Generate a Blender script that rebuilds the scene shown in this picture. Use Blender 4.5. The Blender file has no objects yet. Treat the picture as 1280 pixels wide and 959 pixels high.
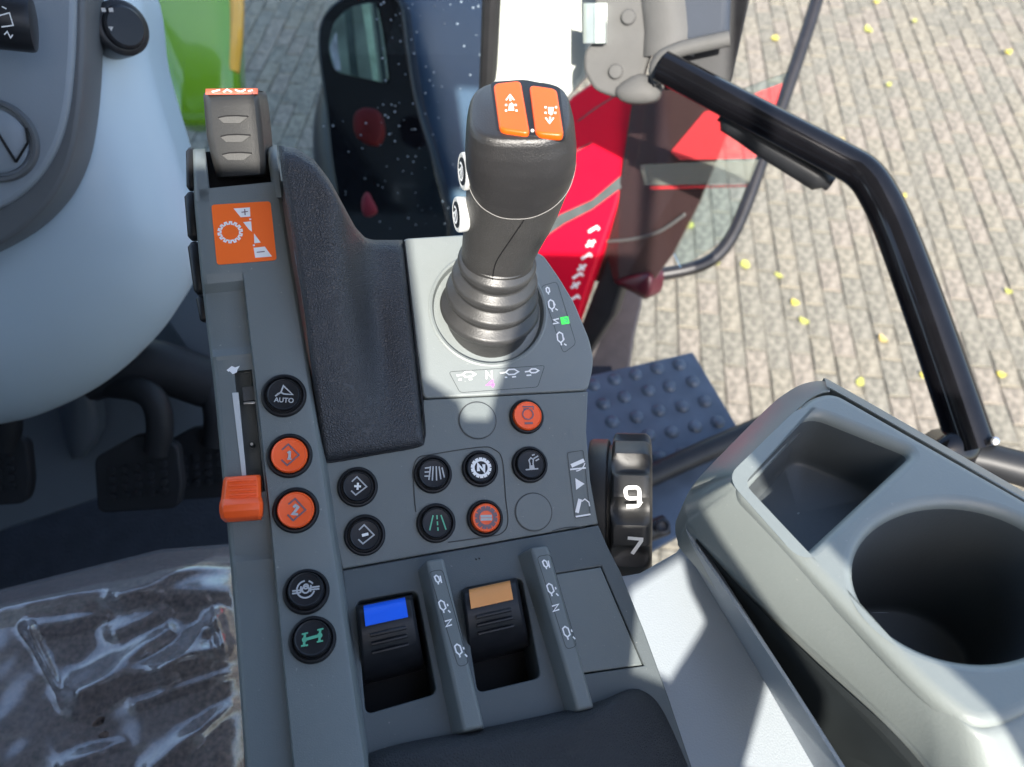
import bpy, bmesh, math, random
from mathutils import Vector as V, Matrix, noise
random.seed(4)
R = math.radians
scene = bpy.context.scene
COL = scene.collection

# ------------------------------------------------------------------ camera
F, CX, CY, PITCH, CAMZ = 950.0, 640.0, 479.5, 55.0, 2.75
CAM = V((0, 0, CAMZ))
FWD = V((0, math.cos(R(PITCH)), -math.sin(R(PITCH))))
UP = V((0, math.sin(R(PITCH)), math.cos(R(PITCH))))
RIGHT = V((1, 0, 0))
cd = bpy.data.cameras.new('camera')
cam = bpy.data.objects.new('camera', cd); COL.objects.link(cam)
cam.location = CAM; cam.rotation_euler = (R(90 - PITCH), 0, 0)
cd.sensor_width = 36; cd.lens = F / 1280 * 36; cd.clip_start = 0.02; cd.clip_end = 300
cd.dof.use_dof = True; cd.dof.focus_distance = 0.46; cd.dof.aperture_fstop = 8.5
scene.camera = cam
# ------------------------------------------------------------------ light
SUN_EL, SUN_AZ = 43.0, 176.0      # azimuth clockwise from +Y: from behind the camera
SD = V((math.sin(R(SUN_AZ)) * math.cos(R(SUN_EL)), math.cos(R(SUN_AZ)) * math.cos(R(SUN_EL)), math.sin(R(SUN_EL))))
w = bpy.data.worlds.new('World'); scene.world = w; w.use_nodes = True
nt = w.node_tree; bg = nt.nodes['Background']
sky = nt.nodes.new('ShaderNodeTexSky'); sky.sky_type = 'NISHITA'; sky.sun_disc = False
sky.sun_elevation = R(SUN_EL); sky.sun_rotation = R(SUN_AZ); sky.dust_density = 2.0; sky.ozone_density = .7; sky.air_density = 1.0
nt.links.new(sky.outputs[0], bg.inputs[0]); bg.inputs[1].default_value = 0.15
sl = bpy.data.lights.new('sun', 'SUN'); sl.energy = 3.6; sl.angle = R(0.53); sl.color = (1, .945, .86)
so = bpy.data.objects.new('sun', sl); COL.objects.link(so); so.location = (0, -3, 6)
so.rotation_euler = SD.to_track_quat('Z', 'Y').to_euler()
vs = scene.view_settings
vs.view_transform = 'Standard'; vs.look = 'None'; vs.exposure = 1.85; vs.gamma = 1; vs.use_curve_mapping = False

# ------------------------------------------------------------------ geometry helpers
def ray(px, py):
    return FWD + RIGHT * ((px - CX) / F) - UP * ((py - CY) / F)
def PD(px, py, d):
    return CAM + ray(px, py) * d

class Plane:
    def __init__(s, o, n, ref=None, rot=0):
        s.o = V(o); s.n = V(n).normalized()
        ref = RIGHT if ref is None else V(ref)
        s.u = (ref - s.n * ref.dot(s.n)).normalized()
        if rot: s.u = Matrix.Rotation(R(rot), 3, s.n) @ s.u
        s.v = s.n.cross(s.u)
    def hit(s, px, py, h=0):
        r = ray(px, py); o = s.o + s.n * h
        return CAM + r * ((o - CAM).dot(s.n) / r.dot(s.n))
    def uv(s, px, py, h=0):
        d = s.hit(px, py, h) - s.o
        return (d.dot(s.u), d.dot(s.v))
    def at(s, u, v, h=0):
        return s.o + s.u * u + s.v * v + s.n * h
    def off(s, h):
        p = Plane(s.o + s.n * h, s.n); p.u, p.v = s.u, s.v; return p
    def here(s, px, py, h=0, rot=0):      # same plane re-centred on a pixel
        p = Plane(s.hit(px, py, h), s.n); p.u, p.v = s.u, s.v
        if rot:
            m = Matrix.Rotation(R(rot), 3, s.n); p.u = m @ p.u; p.v = m @ p.v
        return p
    def mpp(s, px, py):                   # metres per pixel there
        return (s.hit(px, py) - CAM).dot(FWD) / F

def tag(o, label=None, cat=None, group=None, kind=None):
    if label: o['label'] = label
    if cat: o['category'] = cat
    if group: o['group'] = group
    if kind: o['kind'] = kind
    return o
def base(o):
    p = V((0, 0, 0))
    while o is not None:
        p += o.location; o = o.parent
    return p
def thing(name, loc, label, cat, group=None):
    e = bpy.data.objects.new(name, None); COL.objects.link(e); e.location = loc
    e.empty_display_size = .02
    return tag(e, label, cat, group)
def link(name, me, mat, parent=None, label=None, ang=35, bevel=0, seg=2, subsurf=0):
    """me holds world coordinates"""
    if parent is not None: me.transform(Matrix.Translation(-base(parent)))
    me.name = name
    o = bpy.data.objects.new(name, me); COL.objects.link(o); o.parent = parent
    if mat is not None and not me.materials: me.materials.append(mat)
    for p in me.polygons: p.use_smooth = True
    if ang: me.set_sharp_from_angle(angle=R(ang))
    if bevel:
        b = o.modifiers.new('bevel', 'BEVEL'); b.width = bevel; b.segments = seg; b.limit_method = 'ANGLE'; b.angle_limit = R(28)
        b.harden_normals = False
    if subsurf:
        m = o.modifiers.new('sub', 'SUBSURF'); m.levels = subsurf; m.render_levels = subsurf
    if label: o['label'] = label
    if parent is None:      # put the origin at the mesh's base centre
        c = V((0, 0, 0)); zs = 1e9
        for v_ in me.vertices: c += v_.co; zs = min(zs, v_.co.z)
        c /= max(1, len(me.vertices)); c.z = zs
        me.transform(Matrix.Translation(-c)); o.location = c
    return o
def mesh(verts, faces, fix=True):
    me = bpy.data.meshes.new('m'); me.from_pydata([tuple(x) for x in verts], [], faces); me.update()
    if fix:
        bm = bmesh.new(); bm.from_mesh(me); bmesh.ops.remove_doubles(bm, verts=bm.verts, dist=1e-6)
        bmesh.ops.recalc_face_normals(bm, faces=bm.faces); bm.to_mesh(me); bm.free()
    return me
def rnd(pts, r, n=5):
    """fillet the corners of a closed 2D polygon"""
    out = []; k = len(pts)
    for i in range(k):
        a, b, c = V(pts[i - 1]), V(pts[i]), V(pts[(i + 1) % k])
        d1, d2 = (a - b), (c - b); l1, l2 = d1.length, d2.length
        rr = r[i] if isinstance(r, (list, tuple)) else r
        t = min(rr, l1 * .48, l2 * .48)
        p, q = b + d1 / l1 * t, b + d2 / l2 * t
        for j in range(n + 1):
            s = j / n; out.append(tuple(p * (1 - s) ** 2 + b * (2 * s * (1 - s)) + q * s * s))
    return out
def cat(pts, n=6, closed=False):
    """Catmull-Rom through points of any dimension"""
    P = [V(p) for p in pts]; out = []; k = len(P)
    rng = range(k) if closed else range(k - 1)
    for i in rng:
        p0 = P[i - 1] if (closed or i > 0) else P[0]; p1 = P[i]; p2 = P[(i + 1) % k]
        p3 = P[(i + 2) % k] if (closed or i + 2 < k) else P[-1]
        for j in range(n):
            t = j / n
            out.append(((p1 * 2) + (p2 - p0) * t + (p0 * 2 - p1 * 5 + p2 * 4 - p3) * t * t + (p1 * 3 - p0 - p2 * 3 + p3) * t ** 3) * .5)
    if not closed: out.append(P[-1])
    return out
def circ(r, n=40, c=(0, 0)):
    return [(c[0] + r * math.cos(2 * math.pi * i / n), c[1] + r * math.sin(2 * math.pi * i / n)) for i in range(n)]
def frame_mat(p, h=0):
    m = Matrix((p.u, p.v, p.n)).transposed().to_4x4(); m.translation = p.o + p.n * h
    return m
def plate_mesh(pl, outline, holes=(), thick=.01, bev=.0008, h=0, bres=2):
    """flat slab whose top lies h above plane; outline and holes in plane uv"""
    c = bpy.data.curves.new('c', 'CURVE'); c.dimensions = '2D'; c.fill_mode = 'BOTH'
    c.bevel_depth = bev; c.bevel_resolution = bres; c.offset = -bev; c.extrude = max(thick / 2 - bev, 1e-5)
    for poly in [outline] + list(holes):
        s = c.splines.new('POLY'); s.points.add(len(poly) - 1)
        for q, p in zip(s.points, poly): q.co = (p[0], p[1], 0, 1)
        s.use_cyclic_u = True
    o = bpy.data.objects.new('c', c)
    me = bpy.data.meshes.new_from_object(o)
    bpy.data.objects.remove(o); bpy.data.curves.remove(c)
    me.transform(frame_mat(pl, h - thick / 2))
    return me
def plate(name, pl, px, holes=(), thick=.01, bev=.0008, h=0, mat=None, parent=None, r=0, label=None):
    """px: pixel outline on the plane at height h"""
    uv = [pl.uv(x, y, h) for x, y in px]
    if r: uv = rnd(uv, r)
    return link(name, plate_mesh(pl, uv, holes, thick, bev, h), mat, parent, label)
def lathe(pl, prof, seg=40, mod=None):
    """revolve (r, height) about the plane's normal at its origin"""
    vs_, fs = [], []
    for r_, z in prof:
        for i in range(seg):
            a = 2 * math.pi * i / seg
            rr = r_ if mod is None else mod(r_, z, a)
            vs_.append(pl.at(rr * math.cos(a), rr * math.sin(a), z))
    k = len(prof)
    for j in range(k - 1):
        for i in range(seg):
            i2 = (i + 1) % seg
            fs.append((j * seg + i, j * seg + i2, (j + 1) * seg + i2, (j + 1) * seg + i))
    fs.append(tuple(range(seg))[::-1]); fs.append(tuple((k - 1) * seg + i for i in range(seg)))
    return mesh(vs_, fs)
def grid(rows, skirt=None, sdir=None, close=True):
    """rows of world points -> surface, with a skirt pushed along sdir to make a solid"""
    m, n = len(rows), len(rows[0]); vs_ = [p for r_ in rows for p in r_]; fs = []
    for j in range(m - 1):
        for i in range(n - 1):
            fs.append((j * n + i, j * n + i + 1, (j + 1) * n + i + 1, (j + 1) * n + i))
    if skirt:
        rim = [i for i in range(n)] + [j * n + n - 1 for j in range(1, m)] + [(m - 1) * n + i for i in range(n - 2, -1, -1)] + [j * n for j in range(m - 2, 0, -1)]
        b0 = len(vs_)
        for i in rim: vs_.append(vs_[i] + sdir * skirt)
        k = len(rim)
        for i in range(k):
            fs.append((rim[i], rim[(i + 1) % k], b0 + (i + 1) % k, b0 + i))
        if close: fs.append(tuple(b0 + i for i in range(k)))
    return mesh(vs_, fs)
def tube(path, r, seg=14, n=0, closed=False):
    P = cat(path, n, closed) if n else [V(p) for p in path]
    k = len(P); vs_, fs = [], []; ref = None
    for i, p in enumerate(P):
        if closed: t = P[(i + 1) % k] - P[i - 1]
        else: t = P[min(i + 1, k - 1)] - P[max(i - 1, 0)]
        t.normalize()
        if ref is None: ref = t.orthogonal().normalized()
        ref = (ref - t * ref.dot(t)).normalized(); b = t.cross(ref)
        rr = r(i / (k - 1)) if callable(r) else r
        for j in range(seg):
            a = 2 * math.pi * j / seg
            vs_.append(p + (ref * math.cos(a) + b * math.sin(a)) * rr)
    for i in range(k if closed else k - 1):
        i2 = (i + 1) % k
        for j in range(seg):
            fs.append((i * seg + j, i * seg + (j + 1) % seg, i2 * seg + (j + 1) % seg, i2 * seg + j))
    if not closed:
        fs.append(tuple(range(seg))); fs.append(tuple((k - 1) * seg + j for j in range(seg)))
    return mesh(vs_, fs)
def pillow(pl, outline, bulge, thick, rings=14, pw=2.0, q=.5, sm=3, wob=0):
    """star-shaped pixel outline on plane, domed towards +n"""
    o = cat(outline, sm, True) if sm else [V(p) for p in outline]
    k = len(o); cx = sum(p[0] for p in o) / k; cy = sum(p[1] for p in o) / k
    vs_, fs = [pl.hit(cx, cy, bulge)], []
    for j in range(1, rings + 1):
        s = math.sin(j / rings * math.pi / 2)
        hh = bulge * max(0, 1 - s ** pw) ** q
        for p in o:
            vs_.append(pl.hit(cx + (p[0] - cx) * s, cy + (p[1] - cy) * s, hh))
    for i in range(k): fs.append((0, 1 + i, 1 + (i + 1) % k))
    for j in range(rings - 1):
        a, b = 1 + j * k, 1 + (j + 1) * k
        for i in range(k): fs.append((a + i, b + i, b + (i + 1) % k, a + (i + 1) % k))
    a = 1 + (rings - 1) * k; b = len(vs_)
    for i in range(k): vs_.append(vs_[a + i] - pl.n * thick)
    for i in range(k): fs.append((a + i, b + i, b + (i + 1) % k, a + (i + 1) % k))
    fs.append(tuple(b + i for i in range(k)))
    return mesh(vs_, fs)
def ribbons(pl, lines, wd, h=.0002):
    """flat printed strokes in plane uv"""
    vs_, fs = [], []
    for L in lines:
        ww = wd
        if isinstance(L[0], (int, float)): ww = wd * L[0]; L = L[1]
        P = [V((p[0], p[1])) for p in L]; k = len(P)
        closed = (P[0] - P[-1]).length < 1e-7 and k > 2
        for i in range(k):
            if closed: a, b = P[i - 1 if i > 0 else k - 2], P[i + 1 if i < k - 1 else 1]
            else: a, b = P[max(i - 1, 0)], P[min(i + 1, k - 1)]
            if 0 < i < k - 1 or closed:
                d1 = (P[i] - a).normalized(); d2 = (b - P[i]).normalized()
                n1 = V((-d1.y, d1.x)); n2 = V((-d2.y, d2.x)); nn = n1 + n2
                if nn.length < .2: nn = n1
                nn.normalize(); sc = min(1 / max(nn.dot(n1), .3), 1.8)
            else:
                d = (b - a).normalized(); nn = V((-d.y, d.x)); sc = 1
            for s in (-1, 1):
                q = P[i] + nn * (s * ww * .5 * sc); vs_.append(pl.at(q.x, q.y, h))
        b0 = len(vs_) - 2 * k
        for i in range(k - 1): fs.append((b0 + 2 * i, b0 + 2 * i + 2, b0 + 2 * i + 3, b0 + 2 * i + 1))
    return vs_, fs
def polys(pl, plist, h=.0002):
    vs_, fs = [], []
    for P in plist:
        b = len(vs_)
        for p in P: vs_.append(pl.at(p[0], p[1], h))
        fs.append(tuple(range(b, b + len(P))))
    return vs_, fs
def icon(name, pl, lines=(), wd=.001, fills=(), h=.0002, mat=None, parent=None, scale=1.0):
    sc = lambda P: [(p[0] * scale, p[1] * scale) for p in P]
    L2 = [(L[0], sc(L[1])) if isinstance(L[0], (int, float)) else sc(L) for L in lines]
    v1, f1 = ribbons(pl, L2, wd, h)
    v2, f2 = polys(pl, [sc(P) for P in fills], h * 1.05)
    b = len(v1)
    me = mesh(v1 + v2, f1 + [tuple(b + i for i in f_) for f_ in f2], fix=False)
    return link(name, me, mat, parent, ang=0)
def arc(cx, cy, r, a0, a1, n=14):
    return [(cx + r * math.cos(R(a0 + (a1 - a0) * i / n)), cy + r * math.sin(R(a0 + (a1 - a0) * i / n))) for i in range(n + 1)]
def gear(r, teeth=12, dr=.14):
    out = []
    for i in range(teeth):
        a = 2 * math.pi * i / teeth; s = 2 * math.pi / teeth
        for t, rr in ((0, r), (.28, r), (.36, r + dr), (.72, r + dr), (.8, r)):
            out.append((rr * math.cos(a + s * t), rr * math.sin(a + s * t)))
    return out + [out[0]]
def text(name, body, pl, size, mat, parent, h=.0002, bold=0, sx=1):
    c = bpy.data.curves.new('t', 'FONT'); c.body = body; c.size = size; c.align_x = 'CENTER'; c.align_y = 'CENTER'
    c.offset = bold; c.resolution_u = 3
    o = bpy.data.objects.new('t', c); me = bpy.data.meshes.new_from_object(o)
    bpy.data.objects.remove(o); bpy.data.curves.remove(c)
    me.transform(Matrix.Diagonal((sx, 1, 1, 1))); me.transform(frame_mat(pl, h))
    me.materials.clear()
    return link(name, me, mat, parent, ang=0)

# ------------------------------------------------------------------ materials
def M(name, col, rough=.5, metal=0, bump=0, bscale=800, var=0, vscale=30, spec=.5, coat=0, kind='noise', dust=0, emit=0):
    m = bpy.data.materials.new(name); m.use_nodes = True; t = m.node_tree; b = t.nodes['Principled BSDF']
    b.inputs['Base Color'].default_value = (*col, 1); b.inputs['Roughness'].default_value = rough
    b.inputs['Metallic'].default_value = metal; b.inputs['Specular IOR Level'].default_value = spec
    b.inputs['Coat Weight'].default_value = coat; b.inputs['Coat Roughness'].default_value = .05
    if emit:
        b.inputs['Emission Color'].default_value = (*col, 1); b.inputs['Emission Strength'].default_value = emit
    tc = t.nodes.new('ShaderNodeTexCoord')
    if bump:
        if kind == 'leather':
            n = t.nodes.new('ShaderNodeTexVoronoi'); n.feature = 'DISTANCE_TO_EDGE'; out = n.outputs['Distance']
            t.links.new(tc.outputs['Object'], n.inputs['Vector']); n.inputs['Scale'].default_value = bscale
            mr = t.nodes.new('ShaderNodeMapRange'); mr.inputs[2].default_value = .35
            t.links.new(out, mr.inputs[0]); out = mr.outputs[0]
        else:
            n = t.nodes.new('ShaderNodeTexNoise'); out = n.outputs['Fac']
            t.links.new(tc.outputs['Object'], n.inputs['Vector']); n.inputs['Scale'].default_value = bscale
            n.inputs['Detail'].default_value = 3
        bp = t.nodes.new('ShaderNodeBump'); bp.inputs['Strength'].default_value = bump; bp.inputs['Distance'].default_value = .0004 if bscale > 200 else .004
        t.links.new(out, bp.inputs['Height']); t.links.new(bp.outputs[0], b.inputs['Normal'])
    if var or dust:
        n2 = t.nodes.new('ShaderNodeTexNoise'); n2.inputs['Scale'].default_value = vscale; n2.inputs['Detail'].default_value = 6
        t.links.new(tc.outputs['Object'], n2.inputs['Vector'])
        r_ = t.nodes.new('ShaderNodeValToRGB'); r_.color_ramp.elements[0].position = .3; r_.color_ramp.elements[1].position = .7
        lo = [c * (1 - var) for c in col]; hi = [min(1, c * (1 + var)) for c in col]
        r_.color_ramp.elements[0].color = (*lo, 1); r_.color_ramp.elements[1].color = (*hi, 1)
        t.links.new(n2.outputs['Fac'], r_.inputs[0]); colout = r_.outputs[0]
        if dust:
            n3 = t.nodes.new('ShaderNodeTexNoise'); n3.inputs['Scale'].default_value = 420; n3.inputs['Detail'].default_value = 2
            t.links.new(tc.outputs['Object'], n3.inputs['Vector'])
            r3 = t.nodes.new('ShaderNodeValToRGB'); r3.color_ramp.elements[0].position = .72; r3.color_ramp.elements[1].position = .78
            t.links.new(n3.outputs['Fac'], r3.inputs[0])
            mx = t.nodes.new('ShaderNodeMix'); mx.data_type = 'RGBA'
            mu = t.nodes.new('ShaderNodeMath'); mu.operation = 'MULTIPLY'; mu.inputs[1].default_value = dust
            t.links.new(r3.outputs[0], mu.inputs[0]); t.links.new(mu.outputs[0], mx.inputs[0])
            t.links.new(colout, mx.inputs[6]); mx.inputs[7].default_value = (.5, .48, .44, 1); colout = mx.outputs[2]
        t.links.new(colout, b.inputs['Base Color'])
        mr = t.nodes.new('ShaderNodeMapRange'); mr.inputs[3].default_value = max(.02, rough - .06); mr.inputs[4].default_value = rough + .06
        t.links.new(n2.outputs['Fac'], mr.inputs[0]); t.links.new(mr.outputs[0], b.inputs['Roughness'])
    return m
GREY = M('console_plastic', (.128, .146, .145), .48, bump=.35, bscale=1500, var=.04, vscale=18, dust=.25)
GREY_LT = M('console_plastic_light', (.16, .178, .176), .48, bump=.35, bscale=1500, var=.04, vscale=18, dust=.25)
REARM = M('rear_panel_plastic', (.085, .099, .104), .5, bump=.35, bscale=1500, var=.06, vscale=18, dust=.2, spec=.35)  # console plastic darkened to paint the shade over the rear panel
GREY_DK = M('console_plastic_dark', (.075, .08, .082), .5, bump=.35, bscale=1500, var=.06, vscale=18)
BLACK = M('black_rubber', (.013, .014, .016), .42, bump=.2, bscale=1200, var=.2, spec=.25)
CAPBLK = M('black_button', (.016, .017, .02), .33, bump=.1, bscale=1500, var=.2, spec=.25)
LEVER = M('lever_plastic', (.024, .024, .024), .45, bump=.5, bscale=1600, var=.1)
GROOVE = M('lever_groove', (.05, .05, .049), .45, bump=.4, bscale=1600, var=.1)
VOID = M('slot_black', (.004, .004, .005), .6, var=.2, spec=.25)
GRIP = M('grip_rubber', (.028, .0275, .027), .4, bump=1.0, bscale=1100, var=.08, vscale=60)
GRIPTOP = M('grip_cap', (.019, .0185, .019), .36, bump=.55, bscale=1500, var=.08, vscale=60)
GRIPLINE = M('grip_seam', (.16, .155, .15), .5, var=.1)
BOOT = M('boot_rubber', (.03, .03, .03), .42, bump=.3, bscale=900, var=.1, vscale=80)
LEATHER = M('leather', (.026, .028, .033), .44, bump=.7, bscale=640, kind='leather', var=.1, spec=.5)
LEATHER2 = M('leather_rear', (.03, .0325, .036), .6, bump=.8, bscale=620, kind='leather', var=.12, spec=.25)
ORANGE = M('orange_plastic', (.72, .085, .004), .38, bump=.12, bscale=1300, var=.05)
REDORANGE = M('red_orange_plastic', (.93, .11, .018), .35, bump=.12, bscale=1300, var=.05)
STICKER = M('orange_print', (.95, .15, .015), .4, var=.03)
PALEORANGE = M('pale_orange', (.72, .3, .09), .45, bump=.2, bscale=1200, var=.06)
BLUE = M('blue_plastic', (.006, .13, .85), .4, bump=.1, bscale=1300, var=.05)
WHITE = M('white_print', (.8, .8, .79), .5, var=.03)
WELLM = M('well_liner', (.065, .074, .078), .45, bump=.25, bscale=700, var=.08)  # tray plastic darkened to paint the shade inside the wells
WHITEP = M('white_plastic', (.5, .51, .5), .4, bump=.2, bscale=1300, var=.03)
GREYPRINT = M('grey_print', (.4, .41, .42), .5, var=.05)
DARKPRINT = M('dark_print', (.16, .1, .12), .5, var=.1)
GREENPRINT = M('green_print', (.1, .42, .26), .5, var=.05)
GREENLED = M('green_print_led', (.06, .75, .09), .4, emit=.25)
PINKLED = M('magenta_print', (.85, .12, .75), .4, emit=.15)
LINE = M('groove_line', (.03, .033, .035), .6, var=.1)
METAL = M('steel_pin', (.6, .6, .6), .25, metal=1, var=.1)

# ------------------------------------------------------------------ the console's surfaces
A = Plane(PD(597, 590, .472), (.22, -.342, .94), rot=3)
A2n = None
p1, p2 = A.hit(424, 712), A.hit(748, 655)
e = (p2 - p1).normalized()
c1 = Matrix.Rotation(R(15), 3, e) @ A.n; c2 = Matrix.Rotation(R(-15), 3, e) @ A.n
A2 = Plane(p1, c1 if c1.z > c2.z else c2, rot=3)
def below(px, py): return (py - 712) - (px - 424) * (655 - 712) / (748 - 424) > 0
def S(px, py, h=0): return (A2 if below(px, py) else A).hit(px, py, h)

con = thing('control_console', A.hit(560, 620, -.06), 'grey armrest control console with round buttons, orange sticker and leather pad', 'control panel')

# --- panel with joystick well
boot_c = A.here(611, 386)
boot_r = 71 * A.mpp(611, 386)
bc_uv = A.uv(611, 386)
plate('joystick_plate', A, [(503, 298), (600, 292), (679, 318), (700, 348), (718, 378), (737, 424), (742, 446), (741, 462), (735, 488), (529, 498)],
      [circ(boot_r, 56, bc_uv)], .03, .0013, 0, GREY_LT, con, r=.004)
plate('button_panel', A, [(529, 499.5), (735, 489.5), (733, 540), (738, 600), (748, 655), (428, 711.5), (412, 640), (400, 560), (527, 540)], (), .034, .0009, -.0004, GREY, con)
# ring trim round the joystick well
link('well_trim', lathe(boot_c, [(boot_r + .0025, -.004), (boot_r + .0025, .0006), (boot_r + .0014, .0011), (boot_r, .0006), (boot_r - .0015, -.004), (boot_r - .0015, -.02), (boot_r, -.02)], 64), GREY_LT, con)
link('well_floor', lathe(boot_c, [(boot_r - .0005, -.028), (boot_r - .0005, -.021), (.005, -.02)], 40), VOID, con)
# rear panel with two rocker slots and a lid
slotB = [(445, 752), (521, 738), (546, 867), (457, 893)]
slotO = [(577, 736), (652, 722), (676, 847), (597, 866)]
lidpx = [(668, 722), (751, 709), (803, 831), (700, 845)]
h2 = [rnd([A2.uv(*p) for p in s], .004) for s in (slotB, slotO)] + [[A2.uv(*p) for p in [(667, 721), (752, 707.5), (805.5, 832), (700, 847.5)]]]
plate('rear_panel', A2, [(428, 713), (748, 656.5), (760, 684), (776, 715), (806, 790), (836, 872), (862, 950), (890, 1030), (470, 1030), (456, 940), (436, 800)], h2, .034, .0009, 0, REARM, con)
plate('storage_lid', A2, lidpx, (), .02, .0008, -.0004, GREY, con)
plate('slot_liner', A2, [(436, 735), (690, 690), (720, 880), (450, 920)], (), .004, .0004, -.0345, VOID, con)
def skirt_wall(name, pl, pts, d, mat):
    rows = [[pl.hit(x, y, -.004) - pl.u * .0 for x, y in pts], [pl.hit(x, y, -.004) - V((.012, 0, d)) for x, y in pts]]
    return link(name, grid(rows, .003, -pl.u), mat, con)
skirt_wall('side_cover', A, [(678, 322), (716, 380), (735, 428), (739, 450), (733, 490), (731, 540), (736, 600), (746, 655)], .13, GREY_DK)
skirt_wall('side_cover', A2, [(746, 658), (775, 716), (804, 790), (834, 872), (860, 950), (886, 1030)], .13, GREY_DK)
# faint moulded arch above the lid, and the rounded frame round four buttons
def px_tube(name, pl, pts, rad, mat, h=0, n=6, closed=False):
    return link(name, tube([pl.hit(x, y, h) for x, y in pts], rad, 6, n, closed), mat, con)
px_tube('frame_line', A, [(516, 588), (522, 573), (540, 568), (600, 559), (618, 562), (628, 575), (632, 620), (635, 652), (628, 666), (610, 671), (560, 678)], .00028, LINE)
px_tube('frame_line', A, [(516, 588), (518, 620), (520, 640)], .00028, LINE)
px_tube('arch_line', A, [(690, 664), (705, 660), (722, 659), (738, 664), (748, 676)], .0003, LINE)
px_tube('lock_hole', A2, [(594.5, 699.5), (595.5, 699)], .0006, VOID, n=0)
px_tube('lock_hole', A2, [(598.5, 698.5), (599.5, 698)], .0006, VOID, n=0)

# --- left rail: lofted from rows across it
HB = .016
def lerp(tab, y):
    for (y0, x0), (y1, x1) in zip(tab, tab[1:]):
        if y <= y1: return x0 + (x1 - x0) * (y - y0) / (y1 - y0)
    return tab[-1][1]
cL = [(170, 237), (190, 240), (250, 243), (330, 250), (400, 258), (480, 268), (560, 275), (650, 284), (760, 293), (870, 301), (1030, 312)]
cM = [(170, 285), (345, 304), (480, 320), (600, 333), (710, 344), (900, 362), (1030, 375)]
cR = [(170, 338), (185, 340), (260, 352), (340, 365), (430, 380), (520, 393), (600, 406), (680, 417), (780, 432), (880, 446), (1030, 468)]
def rail_left(y):      # height of the left half, stepping down under the slider
    t = [(0, HB), (338, HB), (350, HB - .002), (362, HB - .0075), (430, HB - .0085), (441, HB - .006), (446, HB - .007), (640, HB - .007), (656, HB - .009), (690, HB - .010), (696, HB - .008), (1030, HB - .008)]
    return lerp(t, y)
def rail_rows(y0, y1, ys):
    rows = []
    for y in ys:
        L, Mx, Rx = lerp(cL, y), lerp(cM, y), lerp(cR, y)
        hl = rail_left(y)
        slot = -.012 if 462 < y < 612 else hl
        sk = lambda x: y + (L + Rx) / 2 * .10 - x * .10    # rows climb to the right
        def q(x, h): return S(x, sk(x), h)
        s0 = L + (Mx - L) * .52
        rows.append([q(L + 1, -.05), q(L, hl - .005), q(L + 3, hl - .001), q(L + 7, hl), q(s0, hl), q(s0 + .6, slot), q(Mx - 4, slot), q(Mx - 3, hl), q(Mx - 1, hl),
                     q(Mx + .5, HB), q(Mx + 8, HB), q(Rx - 8, HB), q(Rx - 3, HB - .0006), q(Rx + 1, HB - .003), q(Rx + 6, -.004)])
    return rows
ys = [232, 243, 255, 280, 310, 338, 342, 346, 350, 354, 358, 362, 380, 410, 430, 434, 438, 441, 446, 461, 463, 500, 540, 580, 611, 613, 640, 645, 650, 656, 670, 688, 693, 697, 705, 712, 720, 760, 820, 880, 940, 1030]
rows = rail_rows(0, 0, ys)
link('side_rail', grid(rows, .03, -A.n), GREY, con, ang=30, bevel=.0009)
# front end of the rail: two cheeks either side of the thumb lever, curling over the front
def cheek(x0, x1, s):
    rows = []
    for y, h, dz in ((252, HB, 0), (236, HB, 0), (220, HB, 0), (206, HB - .0005, 0), (197, HB - .003, 0), (191, HB - .007, 0), (187, HB - .014, .0), (186, HB - .03, 0), (188, HB - .06, 0)):
        f = (y - 186) / 66
        a, b = x0[0] + (x0[1] - x0[0]) * f, x1[0] + (x1[1] - x1[0]) * f
        yy = y + (0 if s < 0 else -5)
        rows.append([S(a, yy, h - .03), S(a, yy, h - .004), S(a + 2, yy, h - .001), S(a + 5, yy, h), S(b - 2, yy, h), S(b - .5, yy, h - .001), S(b, yy, h - .03)])
    return link('rail_cheek', grid(rows, .01, -A.n), GREY, con, ang=40)
cheek((241, 243), (257, 264), -1)
cheek((333, 341), (346, 354), 1)
plate('lever_slot', A, [(256, 190), (338, 180), (348, 254), (262, 262)], (), .004, .0003, HB - .026, VOID, con)
rowsw = [[S(262, 249.5, HB - .0005), S(346, 242.5, HB - .0005)], [S(262, 248, HB - .026), S(346, 241, HB - .026)]]
link('slot_wall', grid(rowsw, .002, A.v * -1), VOID, con)
# sticker
B = A.off(HB)
st = [(264, 256), (338, 251.5), (346, 325), (271, 331)]
sticker = plate('range_sticker', B, st, (), .0006, .0001, .0005, STICKER, con, r=.0022, label='orange sticker with white gear and plus and minus wedges')
sp = B.here(288, 291); k_ = B.mpp(288, 291)
icon('gear_mark', sp, [[(x * k_, y * k_) for x, y in gear(11.2, 14, 3)]], .0009, h=.0007, mat=WHITE, parent=sticker)
def pxicon(name, pl, h, lines=(), w=1.5, fills=(), mat=WHITE, parent=None, eps=.00025):
    q = pl.off(h); m = q.mpp(*( (lines[0][0] if lines and not isinstance(lines[0][0], (int, float)) else (lines[0][1][0] if lines else fills[0][0]))))
    L2 = [((L[0], [q.uv(*p) for p in L[1]]) if isinstance(L[0], (int, float)) else [q.uv(*p) for p in L]) for L in lines]
    return icon(name, q, L2, w * m, [[q.uv(*p) for p in P] for P in fills], eps, mat, parent)
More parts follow.
